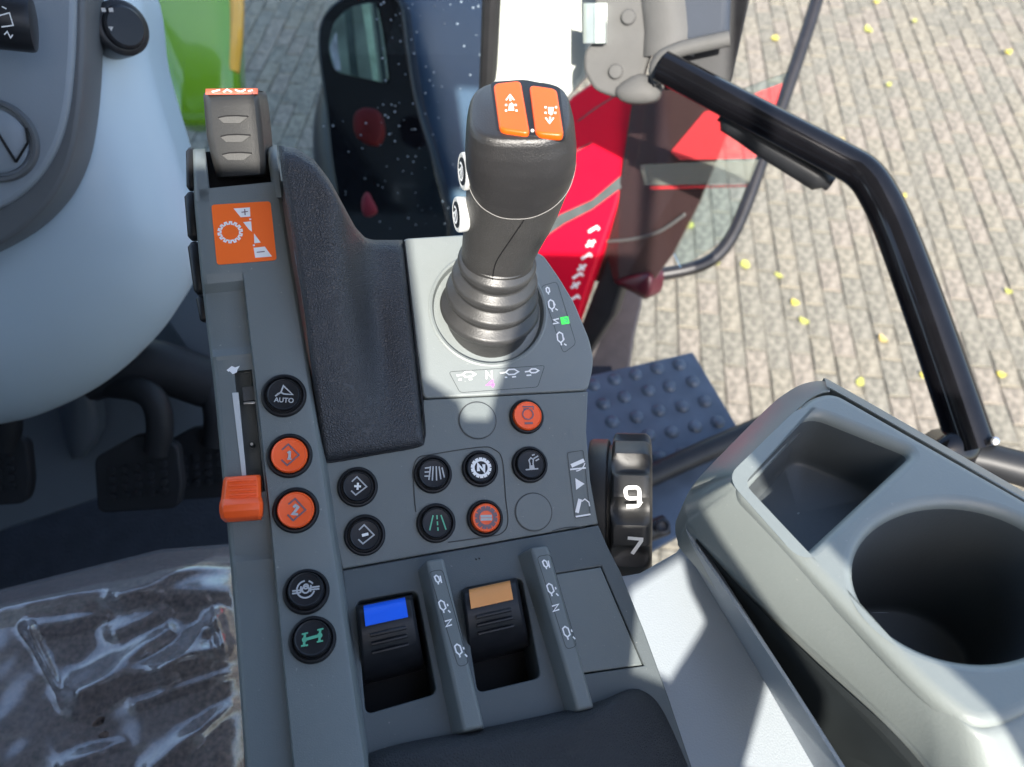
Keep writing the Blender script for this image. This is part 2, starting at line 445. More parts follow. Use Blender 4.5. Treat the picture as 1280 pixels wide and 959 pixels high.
pxicon('wedge_mark', B, .0005, fills=[[(292, 261), (312.5, 259.5), (313, 271), (301, 272)], [(304, 278), (314, 277), (315, 290), (311, 287)], [(317.5, 292), (326, 303.5), (318, 304.5)], [(317, 310), (331, 308.5), (340, 321), (319, 322.5)], [(311.5, 273.5), (314, 273.3), (314.2, 275.3), (311.7, 275.5)], [(316, 306), (318.6, 305.8), (318.8, 307.8), (316.2, 308)]], mat=WHITE, parent=sticker)
pxicon('plus_mark', B, .0005, [[(302, 266), (306.2, 265.5), (310, 265)], [(306, 262), (306.6, 269.5)]], 1.3, mat=DARKPRINT, parent=sticker, eps=.0006)
pxicon('minus_mark', B, .0005, [[(321, 316), (331, 315)]], 1.3, mat=DARKPRINT, parent=sticker, eps=.0006)

# --- leather wrist pad: left edge high against the rail, rolling down to the right
padL = [(t, x, y) for t, x, y in ((0, 348, 182), (.12, 353, 225), (.3, 366, 300), (.5, 380, 385), (.7, 390, 470), (.85, 398, 530), (1, 406, 577))]
def padrow(t):
    def li(tab):
        for a, b in zip(tab, tab[1:]):
            if t <= b[0]:
                f = (t - a[0]) / (b[0] - a[0]); return a[1] + (b[1] - a[1]) * f, a[2] + (b[2] - a[2]) * f
        return tab[-1][1:]
    xl, yl = li(padL)
    xr, yr = li([(0, 503, 300), (1, 530, 556)])
    fc = [(0, 348, 182), (.1, 370, 185), (.22, 392, 199), (.36, 412, 225), (.5, 430, 258), (.62, 444, 284), (.72, 456, 297), (.8, 466, 300), (1, 503, 300)]
    row = []
    for i in range(33):
        s = i / 32
        crest = 1 / (1 + math.exp((s - (.58 - .1 * t)) * (13 - 5 * t)))     # hump beside the rail, low shelf to the right
        amp = .040 * (1 - t) ** 1.1 + .007 * (1 - t)
        fall = 1 - max(0, (t - .72) / .28) ** 2
        dish = -.005 * math.exp(-((s - .66) / .14) ** 2 - ((t - .5) / .25) ** 2)
        h = .0045 + amp * crest + dish + .003 * crest * fall
        e_ = min(s, 1 - s, 1.35 * (1 - t)); h -= .0035 * max(0, 1 - e_ / .04) ** 2
        x = xl + (xr - xl) * s; yy = yl + (yr - yl) * s
        for p_, q_ in zip(fc, fc[1:]):
            if s <= q_[0] + 1e-9:
                f_ = (s - p_[0]) / (q_[0] - p_[0]); fx, fy = p_[1] + (q_[1] - p_[1]) * f_, p_[2] + (q_[2] - p_[2]) * f_; break
        bl_ = max(0, 1 - t / .55) ** 1.6
        x += (fx - (348 + 155 * s)) * bl_; yy += (fy - (182 + 118 * s)) * bl_
        h -= .006 * max(0, 1 - t / .05) ** 2
        row.append((x, yy, h))
    return row
rows = [[A.hit(x, y, h) for x, y, h in padrow(j / 36)] for j in range(37)]
front = [p - A.n * .05 + V((0, .006, 0)) for p in rows[0]]
link('wrist_pad', grid([front] + rows, .012, -A.n), LEATHER, con, ang=60, label='black grained leather wrist pad')
px_tube('pad_edge', A, [(505, 302), (514, 380), (524, 470), (530.5, 530), (530, 548), (522, 558), (470, 567.5), (412, 577.5), (404, 572)], .0007, BLACK, h=.0004, n=6)

# --- slider track, scale and slot detail
BL = A.off(HB - .007)
plate('slider_scale', BL, [(290, 491), (298, 490.5), (309.5, 612), (304.5, 612)], (), .0006, .0001, .0006, WHITEP, con, label='white scale strip beside the slider slot')
pxicon('hare_mark', BL, 0, [(1.6, [(284.5, 464), (290, 459.5), (296, 462)])], 2, fills=[[(284, 463), (289, 459), (294, 459.5), (300, 457.5), (297, 462), (296, 466), (291, 468), (288, 465)]], mat=WHITE, parent=con)
plate('slot_clip', A, [(302, 484), (318, 482), (320, 500), (304, 502)], (), .004, .0004, HB - .012, GREY_DK, con)
plate('slot_clip', A, [(304, 503), (319, 501.5), (319.5, 504.5), (304, 506)], (), .001, .0003, HB - .010, METAL, con)
link('slot_pin', lathe(A.here(315, 556, HB - .013), [(.0016, -.004), (.0016, .001), (.0009, .002)], 14), METAL, con)

# --- buttons
def button(px, py, wpx, pl, h, capmat, label, art, ratio=.74, rise=.0042, pr=WHITE, rot=0, iw=.075):
    c = pl.here(px, py, h, rot); r = wpx / 2 * (pl.hit(px, py, h) - CAM).dot(FWD) / F
    b = link('button', lathe(c, [(r * 1.0, -.003), (r, .0008), (r * .985, .0014), (r * .93, .0021), (r * .87, .0022), (r * .82, .0015), (r * .80, .0004), (r * .3, .0002)], 44), BLACK, con, label)
    rc = r * ratio
    cap = link('cap', lathe(c, [(rc * 1.03, -.001), (rc * 1.03, rise - .0014), (rc * 1.0, rise - .0005), (rc * .965, rise), (rc * .93, rise - .0001), (rc * .9, rise - .0004), (rc * .4, rise - .0008), (.0002, rise - .0009)], 44), capmat, b)
    if art:
        for lines, fills, m in art:
            icon('symbol', c, lines, rc * iw * 1.25, fills, rise - .0002, m, b, scale=rc)
    return b
dia = [(-.42, .28), (-.08, .62), (.55, .0), (-.08, -.62), (-.42, -.3)]
ART_auto = [([[(-.5, -.12), (-.16, .12), (-.02, .55), (.55, -.02), (.02, .02), (-.16, .12)], [(1.1, [(-.16, .12), (-.38, .0)])][0]], [], GREYPRINT)]
button(355, 495, 55, A, HB, CAPBLK, 'black button with grey steering mark and AUTO lettering on the rail', ART_auto, .72)
ab = A.here(355, 495, HB)
text('symbol', 'AUTO', Plane(ab.at(.0004, -.0037), ab.n), .0039, GREYPRINT, con.children[-1], h=.0044, bold=.0001)
d1 = [([dia], [], DARKPRINT), ([(1.6, [(.02, .22), (.02, -.25)]), [(-.1, .1), (.02, .22)], [(-.1, -.25), (.14, -.25)]], [], GREYPRINT)]
d2 = [([dia], [], DARKPRINT), ([(1.6, [(-.14, .12), (-.02, .25), (.12, .14), (.0, -.06), (-.14, -.25), (.16, -.25)])], [], GREYPRINT)]
button(362, 570, 56, A, HB, REDORANGE, 'orange button marked 1 inside an arrow shape on the rail', d1, .76, rot=-2)
button(370, 638, 57, A, HB, REDORANGE, 'orange button marked 2 inside an arrow shape on the rail', d2, .76, rot=-4)
ART_diff = [([arc(0, 0, .5, 100, 350), arc(0, 0, .5, 40, 75), arc(0, -.02, .2, 0, 360), arc(0, .16, .13, 0, 360), [(-.75, -.1), (-.25, -.05)], [(.25, .1), (.78, .16)], [(-.75, -.25), (-.3, -.2)], [(.3, -.02), (.78, .02)], [(-.28, -.22), (-.28, .18)], [(.28, -.15), (.28, .25)]], [], GREYPRINT)]
ART_axle = [([(1.8, [(-.42, -.1), (.42, .12)]), (1.4, [(-.42, -.42), (-.42, .25)]), (1.4, [(.42, -.2), (.42, .45)]), [(-.6, .2), (-.25, .28)], [(-.58, -.45), (-.2, -.4)], [(.25, .42), (.6, .5)], [(.28, -.24), (.62, -.18)], arc(-.42, -.1, .1, 0, 360), arc(.42, .12, .1, 0, 360)], [], GREENPRINT)]
button(383, 740, 57, A2, HB, CAPBLK, 'black button with grey differential circle symbol at the rear of the rail', ART_diff, .74, .0058)
button(391, 800, 58, A2, HB, CAPBLK, 'black button with green axle symbol at the rear of the rail', ART_axle, .74, .0058)
dia2 = [(-.42, .3), (-.1, .65), (.6, .0), (-.1, -.6), (-.42, -.32)]
button(447, 609, 50, A, 0, CAPBLK, 'black button with a plus inside a grey arrow shape', [([dia2], [], GREYPRINT), ([(1.5, [(-.24, 0), (.22, 0)]), (1.5, [(0, -.24), (0, .24)])], [], WHITE)], .72, rot=-4)
button(456, 669, 51, A, 0, CAPBLK, 'black button with a minus inside a grey arrow shape', [([dia2], [], GREYPRINT), ([(2, [(-.2, -.06), (.22, .06)])], [], WHITE)], .72, rot=-4)
ART_lines = [([[(-.02, .5), (-.1, -.5)], [(.2, .5), (.2, -.5)], [(.4, .48), (.5, -.42)], [(.6, .4), (.75, -.3)], [(-.2, .42), (-.6, .38)], [(-.22, .12), (-.62, .1)], [(-.24, -.18), (-.64, -.18)], [(-.2, .5), (-.34, -.45)]], [], GREYPRINT)]
button(541, 593, 48, A, 0, CAPBLK, 'black button with grey fan of field lines symbol', ART_lines, .74)
gN = gear(.54, 14, .13)
button(600, 586, 46, A, 0, CAPBLK, 'black button with a letter N inside a white gear', [([(1.5, gN)], [], WHITE), ([(2.4, [(-.2, -.24), (-.2, .24), (.2, -.24), (.2, .24)])], [], WHITE)], .76)
button(545, 654, 49, A, 0, CAPBLK, 'black button with green road symbol', [([[(-.5, -.5), (-.24, .5)], [(.3, .5), (.62, -.5)], [(.02, .5), (.03, .22)], [(.04, .08), (.05, -.18)], [(.06, -.32), (.07, -.55)]], [], GREENPRINT)], .74)
button(606, 648, 46, A, 0, REDORANGE, 'orange button with a dark gear ring symbol', [([(1.8, gear(.58, 12, .16))], [], DARKPRINT), ([(2.0, [(-.42, .1), (.42, .1)]), (2.0, [(-.42, -.12), (.42, -.12)])], [], GREYPRINT)], .75, .0052)
button(658, 521, 44, A, 0, REDORANGE, 'orange button with dark turbine symbol beside the blank round cover', [([arc(0, .08, .38, 110, 430), [(-.36, .62), (.42, .62), (.42, .4)], [(-.3, .45), (.1, .48)], (1.6, [(-.28, -.58), (.32, -.56)])], [], DARKPRINT)], .8, .0046)
button(662, 581, 46, A, 0, CAPBLK, 'black button with grey implement arm symbol', [([[(-.42, -.42), (.5, -.36)], [(-.1, -.38), (-.08, .0), (-.14, .25), (.0, .42), (.18, .3), (.14, .02), (.2, -.36)], [(.2, .36), (.55, .55)], [(.34, .2), (.6, .34)], [(.1, .6), (.3, .66)]], [([(-.12, -.38), (.22, -.36), (.16, -.1), (-.04, -.12)])], GREYPRINT)], .76)
for (x, y, wd_) in ((597, 525.5, 46), (667, 640, 46)):
    c = A.here(x, y); r = wd_ / 2 * A.mpp(x, y)
    bl = link('blank_cover', lathe(c, [(r, -.002), (r, .0002), (r * .975, .0005), (r * .5, .0005), (.0005, .0005)], 48), GREY, con)
    link('gap', lathe(c, [(r * 1.045, -.001), (r * 1.045, .0002), (r * 1.0, .0002)], 48), LINE, bl)

# --- printed strips on the panel
def strip(name, pl, pts, h, r, parent, mat=LINE):
    uv = rnd([pl.uv(x, y, h) for x, y in pts], r, 4)
    q = pl.off(h)
    return icon(name, q, [uv + [uv[0]]], .00035, (), .00015, mat, parent)
m_ = lambda P, dx, dy: [(x + dx, y + dy) for x, y in P]
strip('strip_outline', A, [(561, 465), (681, 457), (672, 484), (575, 491)], 0, .002, con)
strip('strip_outline', A, [(676, 358), (696, 352), (720, 430), (704, 442)], 0, .003, con)
def valve_h(x, y, s=1):   # a small cylinder symbol lying along the strip
    return [[(x - 12 * s, y + 1), (x - 5 * s, y + .3)], [(x - 5 * s, y), (x - 1 * s, y - 3.4 * s), (x + 6 * s, y - 3.6 * s), (x + 11 * s, y - .6 * s), (x + 6 * s, y + 2.6 * s), (x - 1 * s, y + 3 * s), (x - 5 * s, y)]]
L_ = valve_h(583, 468.5) + valve_h(637, 465.5) + valve_h(665, 464, .75)
pxicon('valve_mark', A, 0, L_ + [[(573, 475), (577, 474.6)], [(586, 474.5), (590, 474)], [(631, 472), (634, 471.8)], [(640, 471.5), (645, 471)], [(658, 469.5), (664, 469)]], 1.8, mat=WHITE, parent=con)
pxicon('letter_mark', A, 0, [[(608, 474), (607.5, 464.5), (615, 473), (614.5, 463.8)]], 1.9, mat=WHITE, parent=con)
pxicon('number_mark', A, 0, [(1.0, [(616, 484), (615.5, 475.5), (608.5, 481.5), (618, 481)])], 2.2, mat=PINKLED, parent=con)
def valve_v(x, y, s=1, dx=.25):
    return [[(x, y - 6 * s), (x + 3.6 * s, y - 4 * s), (x + 4.5 * s + dx, y + 3 * s), (x + 1.5 * s + dx, y + 6 * s), (x - 2 * s + dx, y + 3 * s), (x - 2.5 * s, y - 3.5 * s), (x, y - 6 * s)], [(x + 1.5 * s + dx, y + 6 * s), (x + 2.4 * s + dx, y + 9 * s)]]
pxicon('valve_mark', A, 0, valve_v(684, 363, .6) + valve_v(688, 381) + valve_v(699, 422, 1.1) + [[(692, 378), (694, 382)], [(694, 386), (697, 388)], [(704, 422), (705, 425)], [(705, 430), (708, 432)]], 1.7, mat=WHITE, parent=con)
pxicon('letter_mark', A, 0, [[(691, 405), (698, 404), (692, 400), (698.5, 398.5)]], 1.7, mat=WHITE, parent=con)
pxicon('number_mark', A, 0, fills=[[(700, 397), (710, 395.5), (712, 404.5), (702, 406)]], mat=GREENLED, parent=con)
pxicon('number_mark', A, 0, [[(704, 399), (708.5, 398.6), (709, 402.6), (704.6, 403)]], 1.2, mat=GREENPRINT, parent=con, eps=.0005)
strip('strip_outline', A, [(709, 566), (729, 563), (738, 645), (719, 648)], 0, .0015, con)
pxicon('lift_mark', A, 0, [(1, [(712.5, 587), (732, 585)]), (1, [(719.5, 646), (738, 643)]), (.7, arc(719, 577, 12, 85, 10, 8)), (.7, [(727, 627), (731, 624), (736, 628), (737, 633)]), (2.4, [(714, 582.5), (730, 575.5)]), (2.4, [(721, 641), (725, 624)])], 2.0, fills=[[(719, 598), (730.5, 605), (720, 612.5)]], mat=WHITE, parent=con)

# --- two raised fins between the rockers
def fin(base_px, top_px, hb, ht, name):
    m = len(base_px)
    vs_ = [A2.hit(x, y, hb) for x, y in base_px] + [A2.hit(x, y, ht) for x, y in top_px]
    fs = [tuple(range(m))[::-1], tuple(range(m, 2 * m))] + [(i, (i + 1) % m, m + (i + 1) % m, m + i) for i in range(m)]
    return link(name, mesh(vs_, fs), GREY, con, bevel=.0016, seg=3, ang=30)
f1 = fin([(519, 715), (556, 706), (607, 916), (562, 922)], [(533, 700), (554, 697.5), (604.5, 908), (580, 915)], -.004, .014, 'fin')
f2 = fin([(642, 696), (688, 690), (744, 893), (705, 899)], [(664, 684), (684, 682), (742, 884), (722, 889)], -.004, .014, 'fin')
for fo, pts in ((f1, (545, 724, 551, 757, 560, 779, 571, 812)), (f2, (680, 705, 686, 736, 694, 760, 706, 790))):
    x1, y1, x2, y2, x3, y3, x4, y4 = pts
    T2 = A2
    pxicon('valve_mark', T2, .014, valve_v(x1, y1, .75, 1.4) + valve_v(x2, y2, 1.05, 1.6) + valve_v(x4, y4, 1.1, 1.6) + [[(x1 + 5, y1 - 4), (x1 + 7, y1 + 5)], [(x2 + 8, y2 - 2), (x2 + 9, y2 + 1)], [(x2 + 9, y2 + 6), (x2 + 12, y2 + 9)], [(x4 + 8, y4 - 3), (x4 + 9, y4)], [(x4 + 10, y4 + 6), (x4 + 13, y4 + 9)]], 1.7, mat=WHITE, parent=fo)
    pxicon('letter_mark', T2, .014, [[(x3 - 4, y3 - 2), (x3 + 4, y3 - 4.5), (x3 - 2.5, y3 + 4.5), (x3 + 5, y3 + 2)]], 1.8, mat=WHITE, parent=fo)
    strip('strip_outline', T2, [(x1 - 9, y1 - 9), (x1 + 8, y1 - 12), (x4 + 15, y4 + 18), (x4 + 2, y4 + 22)], .014, .0025, fo)

# --- rear leather pad
rp = pillow(A2, [(440, 990), (450, 950), (500, 930), (600, 911), (735, 881), (785, 862), (808, 866), (826, 884), (846, 925), (870, 985), (890, 1060), (440, 1060)], .02, .02, sm=4, pw=4, q=.6)
link('rear_pad', rp, LEATHER2, con, ang=60, label='dark leather armrest pad behind the fins')

# --- dark thumb wheel on the rail's outer side
for p0, p1_, rr in (((239, 186), (240, 238), .0032), ((239, 242), (244, 300), .0042), ((243, 304), (252, 368), .0042), ((251, 371), (257, 402), .003)):
    a_, b_ = S(*p0, HB - .02), S(*p1_, HB - .02)
    link('wheel_rib', tube([a_, a_.lerp(b_, .08), a_.lerp(b_, .5), a_.lerp(b_, .92), b_], lambda t, rr=rr: rr * (.55 if t < .02 or t > .98 else 1), 10), BLACK, con, ang=60)

# ------------------------------------------------------------------ joystick
K = Plane(A.hit(611, 386), (0, -1, .06))        # upright mid plane of the stick
joy = thing('joystick', A.hit(611, 386), 'dark grey upright joystick with two orange top buttons and ribbed rubber boot', 'joystick')
def kpt(px, py): return K.hit(px, py)
ax0 = kpt(611, 392); ax1 = kpt(623, 318)
axn = (ax1 - ax0).normalized(); Lb = (ax1 - ax0).length
bp = Plane(ax0, axn)
r0, r1 = .0315, .0208
prof = [(r0 * .9, -.012)]
nb = 4
for i in range(nb):
    ra = r0 + (r1 - r0) * (i / nb); rb = r0 + (r1 - r0) * ((i + .75) / nb); z0 = Lb * i / nb; dz = Lb / nb
    prof += [(ra * .93, z0 + dz * .0), (ra * .97, z0 + dz * .12), (ra * 1.03, z0 + dz * .38), (ra * 1.045, z0 + dz * .5), (ra * 1.035, z0 + dz * .62), (ra * 1.0, z0 + dz * .72), (rb * .93, z0 + dz * .86), (rb * .9, z0 + dz * .97)]
prof += [(r1 * 1.03, Lb), (r1 * .9, Lb + .003)]
link('boot', lathe(bp, prof, 56), BOOT, joy, 'ribbed rubber boot', ang=50)
# grip: stacked super-ellipses
lev = [(330, 580, 666, .0195, 2.1), (318, 577, 668, .0205, 2.1), (300, 578, 677, .0215, 2.2), (280, 580, 688, .0222, 2.3), (255, 582, 700, .023, 2.4), (232, 583, 709, .024, 2.5),
       (214, 583, 715, .0255, 2.7), (196, 583, 718.5, .027, 2.9), (178, 583, 719, .0275, 3.0), (160, 584, 717, .0268, 3.1), (150, 585.5, 714.5, .0258, 3.1), (144, 587, 713, .0252, 3.2), (140, 589, 711.5, .0244, 3.2), (137.5, 592, 710, .0234, 3.3), (136.3, 597, 707.5, .022, 3.3)]
NS = 64
def sect(t):        # t = level index (float)
    i = min(int(t), len(lev) - 2); f = t - i
    v_ = [lev[i][k] + (lev[i + 1][k] - lev[i][k]) * f for k in range(5)]
    l, r_ = kpt(v_[1], v_[0]), kpt(v_[2], v_[0])
    return (l + r_) / 2, (r_ - l) / 2, v_[3], v_[4]
BK = V((0, -1, .0)).normalized()
def gp(t, a, out=0):
    c, hw, b, n = sect(t)
    ca, sa = math.cos(a), math.sin(a)
    x = math.copysign(abs(ca) ** (2 / n), ca); y = math.copysign(abs(sa) ** (2 / n), sa)
    return c + hw * x * (1 + out / hw.length) + BK * (y * (b + out))
def griprings(t0, t1, steps, out=0):
    return [[gp(t0 + (t1 - t0) * j / steps, 2 * math.pi * i / NS, out) for i in range(NS)] for j in range(steps + 1)]
def ringmesh(rings, cap0=True, cap1=True):
    vs_ = [p for r_ in rings for p in r_]; fs = []
    for j in range(len(rings) - 1):
        for i in range(NS):
            fs.append((j * NS + i, j * NS + (i + 1) % NS, (j + 1) * NS + (i + 1) % NS, (j + 1) * NS + i))
    if cap0: fs.append(tuple(range(NS)))
    if cap1: fs.append(tuple((len(rings) - 1) * NS + i for i in range(NS)))
    return mesh(vs_, fs)
link('grip', ringmesh(griprings(0, 7.5, 30)), GRIP, joy, ang=60)
# head shell, a U-shaped cap lying over the grip
def ulow(a):        # lower edge of the head: low at the front, high at the sides and back
    f = max(0, math.sin(a)); return 7.4 - 2.6 * f ** .9
hr = []
for j in range(41):
    s = j / 40
    hr.append([gp(ulow(2 * math.pi * i / NS) + (len(lev) - 1 - ulow(2 * math.pi * i / NS)) * s, 2 * math.pi * i / NS, .0006 * min(1, s * 12)) for i in range(NS)])
link('head', ringmesh(hr), GRIPTOP, joy, ang=60)
seam = [gp(ulow(R(a)), R(a), .0004) for a in range(0, 181, 4)]
link('seam', tube(seam, .00022, 6), GRIPLINE, joy)
sv = [gp(ulow(R(84)) - .1, R(84), .0001), gp(3.6, R(90), .0001), gp(2.2, R(98), .0001), gp(.6, R(98), .0001)]
link('seam', tube(sv, .00035, 6, 6), VOID, joy)
topc, tophw, _, _ = sect(len(lev) - 1)
TP = Plane(topc + V((0, 0, .0)), (hr[-1][16] - hr[-1][48]).cross(hr[-1][0] - hr[-1][32]) * -1)
if TP.n.z < 0: TP = Plane(topc, -TP.n)
plate('bezel', TP, [(613, 102), (655, 99), (700, 108), (708, 171.5), (665, 170), (621, 163.5)], (), .003, .0004, .0004, BLACK, joy, r=.003)
for pts, up, lb in (([(616.5, 104), (651, 100), (662.5, 166.5), (624.5, 161)], 1, 'orange button with white arrow pointing away from the driver'), ([(661.5, 105.5), (696, 110.5), (705, 169), (669.5, 166)], -1, 'orange button with white arrow pointing towards the driver')):
    hh = .0026
    ob = plate('orange_button', TP, pts, (), .004, .0011, hh, ORANGE, joy, r=.0035, label=lb)
    cx = sum(p[0] for p in pts) / 4 + (0 if up > 0 else 5); cy = sum(p[1] for p in pts) / 4 + (-1 if up > 0 else 4)
    d = up
    pxicon('arrow_mark', TP, hh, [(1, [(cx - 6, cy - 6 * d), (cx - 1, cy - 13 * d), (cx + 4, cy - 6 * d)]), (1, [(cx - 1, cy - 12 * d), (cx - .5, cy - 5 * d)])], 1.9,
           fills=[[(cx - 3, cy + 7 * d), (cx - 2, cy - 1 * d), (cx + 1, cy - 3 * d), (cx + 3, cy - 1 * d), (cx + 4, cy + 7 * d)]] + [[(cx + a - 1.2, cy + b - 1.2), (cx + a + 1.2, cy + b - 1.2), (cx + a + 1.2, cy + b + 1.2), (cx + a - 1.2, cy + b + 1.2)] for a, b in ((-6, 7 * d), (-6, 0), (7, 7 * d), (6, 0))], mat=WHITE, parent=ob)
link('indicator', lathe(TP.here(665.5, 163.5, .0006), [(.0009, -.0005), (.0009, .0004), (.0004, .0008)], 12), WHITEP, joy)
for (x, y) in ((585.5, 208), (578, 262)):
    o_ = kpt(x, y) + BK * .004
    q = Plane(o_, (-.95, -.26, .16), ref=(0, 1, 0))
    wb = link('side_button', lathe(q, [(.0088, -.004), (.0097, -.003), (.0101, .0), (.0101, .0026), (.0096, .0034), (.0086, .0036), (.0078, .0032), (.002, .0031)], 40), WHITEP, joy, 'round white thumb button')
    link('face', lathe(q, [(.0074, .0029), (.0074, .0036), (.002, .0038)], 32), BLACK, wb)
    icon('symbol', q, [arc(0, 0, .0045, 20, 330), [(-.003, .002), (0, -.003), (.003, .002)], [(0, -.003), (0, .004)]], .0013, (), .0041, WHITE, wb)
    link('button_seat', lathe(q, [(.0095, -.009), (.0095, -.0035), (.006, -.003)], 32), BLACK, wb)

# ------------------------------------------------------------------ thumb lever at the rail's front
lvo = S(296, 225, HB - .01)
lev_t = thing('thumb_lever', lvo, 'black ridged thumb lever with orange and white top at the front of the rail', 'lever')
LP = Plane(lvo, (-.1, -.8, .6))
def lrow(y, xl, xr, h):
    sl_ = -.05
    yy = lambda x: y + (x - xl) * sl_
    return [LP.hit(xl, yy(xl), h - .016), LP.hit(xl + .5, yy(xl), h - .006), LP.hit(xl + 5, yy(xl), h - .001), LP.hit(xl + 10, yy(xl), h), LP.hit(xr - 8, yy(xr), h), LP.hit(xr - 2, yy(xr), h - .003), LP.hit(xr, yy(xr), h - .016)]
rows = [lrow(*a) for a in ((116, 256, 321, -.012), (117, 255, 322, -.004), (121, 254, 324, .0006), (128, 255, 325, .0024), (136, 255.5, 326.5, .003), (170, 258, 330, .004), (205, 266, 333, .005), (221, 271, 333, .004), (223, 272, 332, -.002), (224, 273, 331, -.014))]
link('body', grid(rows, .012, -LP.n), LEVER, lev_t, ang=50)
for y, x in ((147, 292), (170.5, 295), (193, 297)):
    g = [(x - 19, y + 1), (x - 10, y - 1), (x + 4, y - 1.5), (x + 18, y - .5)]
    lo = [(x - 19, y + 1), (x - 12, y + 7), (x + 8, y + 7), (x + 18, y - .5)]
    hg = .0038 if y < 160 else (.0044 if y < 185 else .005)
    pxicon('groove', LP, hg, fills=[g + lo[::-1][1:-1]], mat=GROOVE, parent=lev_t, eps=.0003)
    link('groove_lip', tube([LP.hit(a, b - .6, hg) for a, b in g], .0005, 6, 4), VOID, lev_t)
rows = [[LP.hit(x, y + (x - 256) * -.012, h) for x in (257, 262, 290, 316, 320)] for y, h in ((118.5, .0008), (116, -.002), (113, -.007), (111, -.014))]
cap_ = link('top_cap', grid(rows, .003, -LP.n), REDORANGE, lev_t, ang=60)
pxicon('symbol', LP, -.0042, [[(266, 115), (276, 112.5)], [(280, 115.5), (285, 112), (291, 115.3)], [(295, 112.5), (302, 115), (308, 112)], [(311, 114), (317, 113)]], 1.5, mat=WHITE, parent=lev_t, eps=.0012)

# ------------------------------------------------------------------ orange slider on the rail
sld = thing('speed_slider', S(302, 625, HB - .008), 'orange-red ridged slider knob riding beside the white scale strip', 'slider')
def srow(y, xl, xr, h):
    yy = lambda x: y - (x - xl) * .06
    return [S(xl, yy(xl), h - .010), S(xl + 1, yy(xl), h - .003), S(xl + 5, yy(xl), h), S(xr - 5, yy(xr), h), S(xr - .5, yy(xr), h - .003), S(xr, yy(xr), h - .010)]
hs = HB
rows = [srow(*a) for a in ((596, 282, 325, hs + .0), (597, 281, 325, hs + .002), (600, 279, 326, hs + .003), (624, 276, 327, hs + .003), (627, 275, 328, hs + .0045), (632, 274, 329, hs + .0062), (640, 274, 329, hs + .0062), (648, 276, 328.5, hs + .004), (652, 280, 327, hs + .0005))]
link('knob', grid(rows, .006, -A.n), REDORANGE, sld, ang=45, bevel=.0008)
for y in (602, 608, 614, 620):
    link('ridge', tube([S(287, y, hs + .003), S(304, y - 1.2, hs + .0033), S(320, y - 2, hs + .003)], .0006, 6, 4), REDORANGE, sld)

# ------------------------------------------------------------------ rockers
def rocker(name, label, quad, capmat, caplabel, x0):
    (ax, ay), (bx, by), (cx, cy), (dx, dy) = quad     # top-left, top-right, bottom-right, bottom-left
    root = thing(name, A2.hit((ax + cx) / 2, (ay + cy) / 2, -.03), label, 'lever')
    def P(s, t, h):
        x = (ax + (bx - ax) * s) * (1 - t) + (dx + (cx - dx) * s) * t; y = (ay + (by - ay) * s) * (1 - t) + (dy + (cy - dy) * s) * t
        return A2.hit(x, y, h)
    prof = [(0, .000), (.015, .006), (.05, .0095), (.1, .011), (.28, .0118), (.42, .0105), (.6, .007), (.8, .001), (1, -.012)]
    rows = [[P(s, t, h - d) for s, d in ((0, .012), (.005, .002), (.05, 0), (.95, 0), (.995, .002), (1, .012))] for t, h in prof]
    link('body', grid(rows, .02, -A2.n), CAPBLK, root, ang=50, bevel=.0006)
    cs = [(s, .001 * (1 - (2 * s - 1) ** 2) * -1) for s in (.13, .3, .5, .7, .87)]
    rows = [[P(s, t, h + .0013 + d * .6) for s, d in cs] for t, h in ((.02, .0065), (.05, .0095), (.1, .011), (.2, .0115), (.3, .0117))]
    cp = link('colour_cap', grid(rows, .001, -A2.n), capmat, root, ang=50, label=caplabel)
    for t, h in ((.44, .0102), (.56, .008), (.68, .0048)):
        link('ridge', tube([P(.2, t, h + .0003), P(.5, t, h + .0009), P(.8, t, h + .0003)], .0011, 8, 5), CAPBLK, root)
    return root
rb = rocker('blue_rocker', 'black rocker lever with blue cap next to the left fin', [(445, 757), (515, 743), (530, 830), (453, 850)], BLUE, 'bright blue cap', 0)
ro = rocker('orange_rocker', 'black rocker lever with pale orange cap between the two fins', [(577, 737), (646, 722), (662, 806), (586, 824)], PALEORANGE, 'pale orange cap', 0)

# ------------------------------------------------------------------ rotary dial on the right flank
DP = Plane(PD(762, 632, .54), (.97, -.1, .14))
dial = thing('rotary_dial', DP.o - V((0, 0, .04)), 'dark notched rotary dial numbered 9 and 7 on the console flank', 'dial')
NOTCH = 36
# angle that faces the camera
tocam = (CAM - DP.o); fa = math.atan2(tocam.dot(DP.v), tocam.dot(DP.u))
RD = .0515
def dmod(r_, z, a):
    if r_ < .036 or z < .003: return r_
    k = (math.degrees(a - fa) + 360 + NOTCH / 2 - 3) % NOTCH - NOTCH / 2
    d = max(0, 1 - (abs(k) / 9.5) ** 2) ** .8
    fz = max(0, 1 - ((z - .0165) / .0135) ** 2) ** .5
    return r_ - .0085 * d * fz
prof = [(.03, -.014), (.046, -.0135), (.047, -.0115), (.047, -.001), (.046, 0), (.043, .0003), (.043, .0025), (.048, .0028), (.0503, .0036)] + [(RD, .005 + i * .0016) for i in range(13)] + [(RD * .988, .0262), (RD * .96, .0278), (RD * .9, .029), (RD * .8, .0296), (.01, .0296)]
link('wheel', lathe(DP, prof, 180, dmod), BLACK if 0 else LEVER, dial, ang=40)
def proj(p):
    d = p - CAM; z = d.dot(FWD); return (CX + F * d.dot(RIGHT) / z, CY - F * d.dot(UP) / z)
